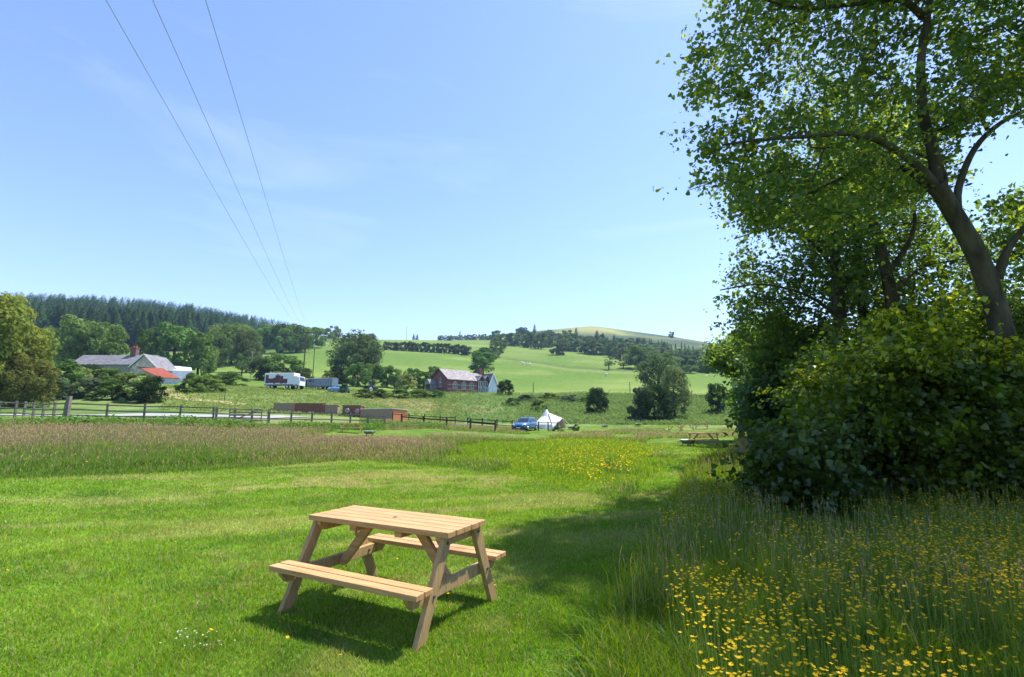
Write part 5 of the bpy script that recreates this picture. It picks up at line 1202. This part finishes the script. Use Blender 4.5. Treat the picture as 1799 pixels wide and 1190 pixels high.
# ------------------------------------------------------------------ near trees with modelled limbs and leaves
def leaf_mesh_arrays(p, nrm, size, r, c):
    """five-cornered lobed leaf, gently folded"""
    N = len(p); nrm = nrm/np.linalg.norm(nrm, axis=1)[:, None]; a = np.cross(nrm, r.normal(size=(N, 3))); a /= np.linalg.norm(a, axis=1)[:, None]; b = np.cross(nrm, a); s = size[:, None]
    pts = [p-a*s*.5, p-a*s*.30+b*s*.50+nrm*s*.10, p+a*s*.12+b*s*.38+nrm*s*.08, p+a*s*.60-nrm*s*.10, p+a*s*.12-b*s*.38+nrm*s*.08, p-a*s*.30-b*s*.50+nrm*s*.10]
    V = np.stack(pts, 1).reshape(-1, 3); i = np.arange(N)[:, None]*6
    return V, i+np.array([[0, 1, 2, 3]]), i+np.array([[0, 3, 4, 5]]), np.repeat(c, 6, 0)
def grow(main, att, r, twig=.007, up=.25):
    """main: list of (points, radii) limbs; att: attractor points. returns nodes, parents, radii, branches' tip nodes"""
    nodes = []; par = []; fixed = []
    for pts, rad in main:
        pts = [Vector(q) for q in pts]; last = None
        for i in range(len(pts)-1):
            n = max(1, int((pts[i+1]-pts[i]).length/.35))
            for k in range(n):
                f = k/n; nodes.append(pts[i].lerp(pts[i+1], f)); fixed.append(rad[i]+(rad[i+1]-rad[i])*f); par.append(-2)
        nodes.append(pts[-1]); fixed.append(rad[-1]); par.append(-2)
    A = np.array([tuple(q) for q in att]); NP = np.array([tuple(q) for q in nodes]); d = np.array([np.min(np.linalg.norm(NP-a, axis=1)) for a in A]); order = np.argsort(d)
    cap = len(nodes)+len(A)*30; buf = np.zeros((cap, 3)); buf[:len(nodes)] = NP; cnt = len(nodes); parent = [-2]*len(nodes); tips = []; chains = []
    for oi in order:
        a = A[oi]; dd = np.linalg.norm(buf[:cnt]-a, axis=1); j = int(np.argmin(dd)); L = dd[j]
        if L < .12: tips.append((a, j)); continue
        n = max(2, int(L/.3)); s = buf[j].copy(); cur = j; side = r.normal(size=3)*.10*L; ch = [j]
        n = min(n, 28)
        for k in range(1, n+1):
            f = k/n; q = s*(1-f)+a*f+side*math.sin(f*PI)+np.array([0, 0, up*L*.35*math.sin(f*PI)*(1 if a[2] < s[2]+L*.5 else -.3)])+r.normal(size=3)*.025
            buf[cnt] = q; parent.append(cur); cur = cnt; ch.append(cnt); cnt += 1
        chains.append(ch); tips.append((a, cur))
    rad = np.zeros(cnt); area = np.zeros(cnt)
    for k in range(cnt-1, len(nodes)-1, -1):
        if area[k] == 0: area[k] = twig**2.2
        if parent[k] >= 0: area[parent[k]] += area[k]
    rad = area**(1/2.2)
    return buf[:cnt], chains, rad, len(nodes)
def bark_mesh(main, B, chains, rad, n0, maxr=.12):
    m = MB()
    for pts, rd in main:
        # smooth the limb with extra points
        pp_ = [Vector(p) for p in pts]; q = []; rq = []
        for i in range(len(pp_)-1):
            p0, p1, p2, p3 = pp_[max(i-1, 0)], pp_[i], pp_[i+1], pp_[min(i+2, len(pp_)-1)]
            for k in range(4):
                t = k/4; q.append(.5*((2*p1)+(-p0+p2)*t+(2*p0-5*p1+4*p2-p3)*t*t+(-p0+3*p1-3*p2+p3)*t**3)); rq.append((rd[i]+(rd[i+1]-rd[i])*t)*random.uniform(.96, 1.05))
        q.append(pp_[-1]); rq.append(rd[-1]); m.tube(q, rq, 12)
    for ch in chains:
        rr_ = [min(maxr, rad[c]) for c in ch]; rr_[0] = rr_[1]
        m.tube([B[c] for c in ch], rr_, 5 if rr_[0] < .03 else 7, cap=False)
    me = bpy.data.meshes.new('bark'); me.from_pydata(m.v, [], m.f); me.materials.append(M['bark']); me.polygons.foreach_set('use_smooth', np.ones(len(me.polygons), bool)); return me
def edge_x(Y):   # left edge of the trees' shade on the grass
    return np.interp(Y, [-5, 2.5, 3.4, 4.6, 7.1, 9.9, 14, 21.8, 32], [1.8, .9, .55, .05, .05, 2.2, 4.6, 7.7, 12.0])
def sample_crown(n, poly, Y0, Y1, r, jitter=True, shade=True, void=None):
    xs = [p[0] for p in poly]; ys = [p[1] for p in poly]; out = []; tries = 0
    while len(out) < n and tries < 400:
        tries += 1
        x = r.uniform(min(xs), max(xs), 4000); y = r.uniform(min(ys), max(ys), 4000); k = inpoly(x, y, poly)
        if void: 
            for v in void: k &= ~inpoly(x, y, v)
        x, y = x[k], y[k]; Y = r.uniform(Y0, Y1, len(x)); u = (x-CXP)/F; v = (CYP-y)/F; d = CP-v*SP
        p = np.stack([u/d*Y, Y, EYE+(SP+v*CP)/d*Y], -1); p = p[p[:, 2] > .15]
        if shade:
            sx = p[:, 0]-SUNV.x/SUNV.z*p[:, 2]; sy = p[:, 1]-SUNV.y/SUNV.z*p[:, 2]; p = p[sx > edge_x(sy)+r.normal(size=len(p))*.18]
        # clumping: keep points in noise lumps
        nz = vnoise(p[:, 0]*1.0+p[:, 2]*.31, p[:, 1]-p[:, 2]*.7, 1.3, 9)*.5+vnoise(p[:, 0]-p[:, 1]*.6, p[:, 2], 1.1, 4)*.5
        p = p[r.uniform(size=len(p)) < sstep(.22, .55, nz)]
        out += list(p)
    return out[:n]
def near_tree(name, label, main, att, seed, leaves, lsize, spread, c0, c1, cyoung=None, mat_='leaf', cat='tree', twig=.007, young=None, group=None, leafup=.7):
    r = np.random.default_rng(seed); B, chains, rad, n0 = grow(main, att, r, twig)
    base = Vector(main[0][0][0]); t = empty(name, base, 0, label, cat, group)
    me = bark_mesh(main, B, chains, rad, n0); o = obj('trunk' if cat == 'tree' else 'stem', me, None, t); me.transform(Matrix.Translation(-base))
    # leaves in sprays along the outer twigs
    A = np.array([B[ch[-1]] for ch in chains]); A2 = np.array([B[ch[max(0, len(ch)-4)]] for ch in chains]); k = r.integers(0, len(A), leaves)
    wk = r.uniform(.35, 1.6, len(A)); k = r.choice(len(A), leaves, p=wk/wk.sum())
    N = leaves; f = (r.uniform(size=N)**.7)[:, None]*1.12; tilt = r.normal(size=(len(A), 3))*.45
    # several side shoots per spray
    sh = r.normal(size=(len(A), 6, 3))*spread*1.65*np.array([1, 1, .55]); si = r.integers(0, 6, N); ft = (r.uniform(size=N)**.6)[:, None]
    q = A2[k]*(1-f)+A[k]*f+sh[k, si]*ft+r.normal(size=(N, 3))*spread*.26
    nr = r.normal(size=(N, 3))*.6+tilt[k]; nr[:, 2] += leafup
    sz = lsize*r.uniform(.45, 1.35, N); clr = r.uniform(size=len(A))[k]; g = (clr*.5+r.uniform(size=N)*.5)[:, None]
    col = c0*(1-g)+c1*g
    if cyoung is not None:
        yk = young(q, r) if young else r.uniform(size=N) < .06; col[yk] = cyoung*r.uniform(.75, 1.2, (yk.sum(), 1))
    V, f1, f2, cc = leaf_mesh_arrays(q, nr, sz, r, col); V -= np.array(base)
    me = npmesh('leaves', V, [f1, f2], cc); obj('crown' if cat == 'tree' else 'foliage', me, M[mat_], t); return t
def limb(pts, r0, r1):
    """pts: (px, py, depth)"""
    q = [P(x, y, Y) for x, y, Y in pts]; n = len(q); return (q, [r0+(r1-r0)*(i/(n-1))**.8 for i in range(n)])
rA = np.random.default_rng(1)
# A: the large leaning tree
b = P(1790, 700, 10.2); b0 = Vector((b.x+.25, b.y, float(ground(b.x+.25, b.y))-.1))
tr = [P(1775, 650, 10.2), P(1762, 590, 10.2), P(1742, 515, 10.1), P(1712, 440, 10.0), P(1678, 380, 10.0), P(1645, 325, 9.9)]
mainA = [([b0, b]+tr, [.33, .26, .225, .205, .19, .18, .175, .165]),
  limb([(1645, 325, 9.9), (1640, 270, 9.8), (1622, 200, 9.7), (1618, 110, 9.6), (1628, 40, 9.6), (1640, -60, 9.5), (1660, -200, 9.5)], .13, .045),
  limb([(1622, 30, 9.6), (1580, 0, 9.4), (1500, 8, 9.2), (1400, 14, 9.0), (1320, -10, 8.8)], .08, .02),
  limb([(1650, 335, 9.9), (1610, 290, 9.7), (1550, 250, 9.4), (1490, 235, 9.1), (1420, 240, 8.9), (1340, 245, 8.7), (1270, 255, 8.6)], .10, .02),
  limb([(1668, 372, 10.0), (1630, 330, 10.2), (1580, 292, 10.4), (1530, 286, 10.6), (1480, 312, 10.8), (1400, 350, 11), (1330, 390, 11.2)], .075, .02),
  limb([(1682, 380, 10.0), (1684, 330, 10.1), (1712, 262, 10.2), (1760, 215, 10.4), (1830, 180, 10.6), (1900, 120, 10.8)], .09, .03),
  limb([(1735, 228, 10.3), (1722, 190, 10.5), (1760, 160, 10.8), (1810, 140, 11)], .045, .015),
  limb([(1660, 340, 9.9), (1655, 295, 10.6), (1610, 270, 11.4), (1560, 262, 12.2)], .06, .02),
  limb([(1752, 490, 10.1), (1770, 440, 9.9), (1800, 400, 9.7), (1860, 330, 9.5)], .10, .04)]
polyA = [(1205, 0), (1180, 90), (1195, 160), (1170, 225), (1175, 320), (1190, 350), (1230, 370), (1300, 400), (1400, 420), (1520, 400), (1620, 340), (1700, 330), (1690, 250), (1730, 200), (1799, 190), (1950, 150), (2100, -100), (2000, -400), (1500, -520), (1330, -260), (1230, -60)]
attA = sample_crown(1900, polyA, 8.6, 14.5, rA)
attA += sample_crown(640, [(1380, -70), (2300, -70), (2900, 200), (3000, -700), (1700, -900)], 5.6, 9.5, rA)   # the part of the crown that hangs over the meadow above the picture
young_hi = lambda q, r: (r.uniform(size=len(q)) < .16)
near_tree('tree', 'large sycamore with thick leaning trunk and spreading limbs at the right edge', mainA, attA, 21, 120000, .090, .24, C(.045, .10, .022), C(.13, .22, .035), C(.28, .34, .04), young=young_hi)
# B, C, D: upright trees behind
def up_tree(pts, r0, poly, n, Y0, Y1, seed, leaves, label, extra=(), lsize=.125, spread=.36, void=None):
    q = [P(x, y, Y) for x, y, Y in pts]; g = Vector((q[0].x, q[0].y, float(ground(q[0].x, q[0].y))-.1)); L = len(q)
    main = [([g]+q, [r0*1.25]+[r0*(1-.72*i/(L-1)) for i in range(L)])]+[limb(p, a, b_) for p, a, b_ in extra]
    r = np.random.default_rng(seed); att = sample_crown(n, poly, Y0, Y1, r, void=void)
    near_tree('tree', label, main, att, seed+1, leaves, lsize, spread, C(.045, .10, .02), C(.12, .20, .033), C(.25, .33, .035), young=lambda q, r: r.uniform(size=len(q)) < .06)
up_tree([(1482, 640, 17), (1474, 540, 17), (1466, 440, 17), (1460, 350, 17), (1452, 260, 17.2), (1450, 150, 17.4)], .22,
        [(1215, 440), (1245, 390), (1290, 330), (1400, 320), (1520, 280), (1540, 420), (1500, 560), (1440, 640), (1330, 640), (1262, 600), (1240, 540), (1262, 490)], 430, 17.0, 21, 31, 17000,
        'upright tree with a straight dark trunk, leftmost of the three trunks behind the bush', (([(1470, 480, 17), (1430, 430, 16.6), (1370, 400, 16.2), (1290, 420, 16)], .08, .02), ([(1476, 560, 17), (1420, 520, 16.5), (1340, 500, 16), (1265, 510, 16)], .07, .02)))
up_tree([(1524, 640, 19), (1516, 540, 19), (1508, 450, 19), (1500, 350, 19), (1502, 240, 19), (1506, 120, 19)], .20,
        [(1400, 160), (1560, 140), (1640, 260), (1640, 400), (1600, 560), (1500, 640), (1440, 560), (1390, 400)], 330, 18.8, 23, 41, 12000,
        'tree with a slim dark trunk, middle of the three trunks behind the bush', (([(1512, 500, 19), (1540, 450, 19), (1600, 400, 19.4)], .07, .02),))
up_tree([(1580, 640, 15.5), (1572, 560, 15.5), (1562, 500, 15.5), (1545, 430, 15.5), (1528, 370, 15.5), (1520, 300, 15.6), (1500, 210, 15.8)], .24,
        [(1420, 250), (1560, 220), (1660, 300), (1690, 420), (1720, 520), (1700, 620), (1620, 640), (1560, 600), (1500, 520), (1420, 420)], 330, 15.2, 19, 51, 12500,
        'tree with a thick curved trunk, rightmost of the three trunks behind the bush', (([(1560, 480, 15.5), (1600, 420, 15.3), (1605, 370, 15.2), (1570, 340, 15)], .10, .03), ([(1566, 520, 15.5), (1620, 470, 15.8), (1700, 455, 16)], .07, .02)),
        void=[[(1640, 320), (1720, 340), (1740, 420), (1650, 400)]])
up_tree([(1880, 640, 14), (1880, 500, 14), (1900, 380, 14), (1880, 250, 14)], .22,
        [(1730, 400), (1790, 340), (1900, 300), (2050, 300), (2050, 640), (1760, 660), (1700, 560), (1700, 470)], 700, 12, 18, 61, 24000,
        'pale green leafy tree filling the right edge beside the large trunk', (([(1880, 520, 14), (1820, 470, 14), (1760, 430, 14.2)], .06, .02),))
up_tree([(1375, 700, 27), (1372, 640, 27), (1365, 590, 27), (1350, 540, 27)], .2,
        [(1306, 640), (1290, 590), (1300, 572), (1360, 560), (1430, 590), (1440, 700), (1400, 740), (1330, 740), (1306, 700)], 560, 24, 31, 71, 24000,
        'dense dark leafy tree at the far end of the tree line', lsize=.20, spread=.34)
up_tree([(1300, 728, 33), (1298, 690, 33), (1290, 660, 33), (1280, 630, 33)], .15,
        [(1228, 612), (1262, 606), (1310, 600), (1335, 650), (1350, 735), (1340, 758), (1318, 745), (1306, 700), (1310, 660), (1246, 636)], 380, 31, 36, 81, 15000,
        'small tree with a branch reaching left at the far end of the tree line', lsize=.24, spread=.30)
# the hedge-like bushes under the trees
def near_bush(label, poly, Y0, Y1, n, seed, leaves, lsize, spread, c0, c1, cy=None, young=None, stems_=(), shade=False):
    r = np.random.default_rng(seed); att = sample_crown(n, poly, Y0, Y1, r, shade=shade); A = np.array(att); c = A.mean(0)
    top = A[A[:, 2] > np.percentile(A[:, 2], 72)]
    for _ in range(22):                                       # young shoots breaking the outline
        b0 = top[r.integers(len(top))]; d = np.array([r.normal()*.35, r.normal()*.35, 1.0]); ln = r.uniform(.35, .95)
        for f in (.35, .7, 1.0): att.append(b0+d*ln*f)
    A = np.array(att)
    main = []
    for k in range(6):
        a0 = A[r.integers(len(A))]*.6+c*.4; bx, by = float(a0[0]), float(a0[1]); g = float(ground(bx, by)); tz = float(np.percentile(A[np.argsort(np.hypot(A[:, 0]-bx, A[:, 1]-by))[:60], 2], 60)); tx = bx+float(r.uniform(-.3, .3))
        main.append(([Vector((bx, by, g-.05)), Vector((bx+(tx-bx)*.4, by, g+(tz-g)*.45)), Vector((tx, by+float(r.uniform(-.2, .2)), tz))], [.06, .045, .015]))
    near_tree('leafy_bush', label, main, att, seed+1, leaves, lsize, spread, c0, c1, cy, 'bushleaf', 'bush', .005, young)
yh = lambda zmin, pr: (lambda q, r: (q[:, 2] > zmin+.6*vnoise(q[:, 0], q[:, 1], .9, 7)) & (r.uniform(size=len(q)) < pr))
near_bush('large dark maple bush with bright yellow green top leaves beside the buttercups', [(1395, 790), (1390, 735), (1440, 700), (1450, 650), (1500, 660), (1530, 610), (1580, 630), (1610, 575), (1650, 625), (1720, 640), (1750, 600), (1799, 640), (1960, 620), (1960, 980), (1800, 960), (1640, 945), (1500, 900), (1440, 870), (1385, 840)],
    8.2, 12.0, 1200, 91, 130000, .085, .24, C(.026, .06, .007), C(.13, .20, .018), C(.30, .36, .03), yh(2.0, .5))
near_bush('lower sprawling bush between the maple bush and the tall grass', [(1330, 860), (1390, 820), (1460, 850), (1560, 880), (1700, 905), (1799, 915), (1900, 930), (1900, 975), (1700, 955), (1520, 925), (1420, 895)],
    7.6, 10.0, 330, 95, 20000, .085, .2, C(.022, .05, .008), C(.07, .12, .015))
near_bush('tall mixed bush behind the maple bush under the three trunks', [(1400, 640), (1470, 600), (1520, 610), (1560, 560), (1620, 590), (1650, 520), (1700, 570), (1770, 530), (1799, 560), (1960, 560), (1960, 760), (1700, 760), (1440, 760), (1385, 740)],
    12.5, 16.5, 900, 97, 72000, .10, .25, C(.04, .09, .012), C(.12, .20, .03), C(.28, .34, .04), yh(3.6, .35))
near_bush('dense dark hedge bush along the grass at the far end of the tree line', [(1316, 700), (1320, 640), (1340, 610), (1420, 600), (1470, 650), (1460, 770), (1400, 790), (1360, 768), (1334, 764)],
    19, 27, 1300, 99, 46000, .20, .32, C(.025, .065, .018), C(.07, .14, .03), C(.16, .24, .035), yh(4.5, .3))

# ------------------------------------------------------------------ the air between here and the far hills
m = bpy.data.materials.new('haze_air'); m.use_nodes = True; t = m.node_tree; t.nodes.remove(t.nodes['Principled BSDF'])
pv = t.nodes.new('ShaderNodeVolumePrincipled'); pv.inputs['Color'].default_value = (.50, .70, 1, 1); pv.inputs['Density'].default_value = .00017; pv.inputs['Anisotropy'].default_value = .0
t.links.new(pv.outputs[0], t.nodes['Material Output'].inputs['Volume'])
zmin_ = float(GZ.min())-1; q = MB(); q.box(-1830, 1830, -1830, 1830, zmin_, 230); o = q.build('haze', m); tag(o, kind='stuff'); o['label'] = 'thin pale blue summer haze over the valley'
SC.cycles.volume_bounces = 0; SC.cycles.volume_step_rate = 4; SC.cycles.volume_max_steps = 16
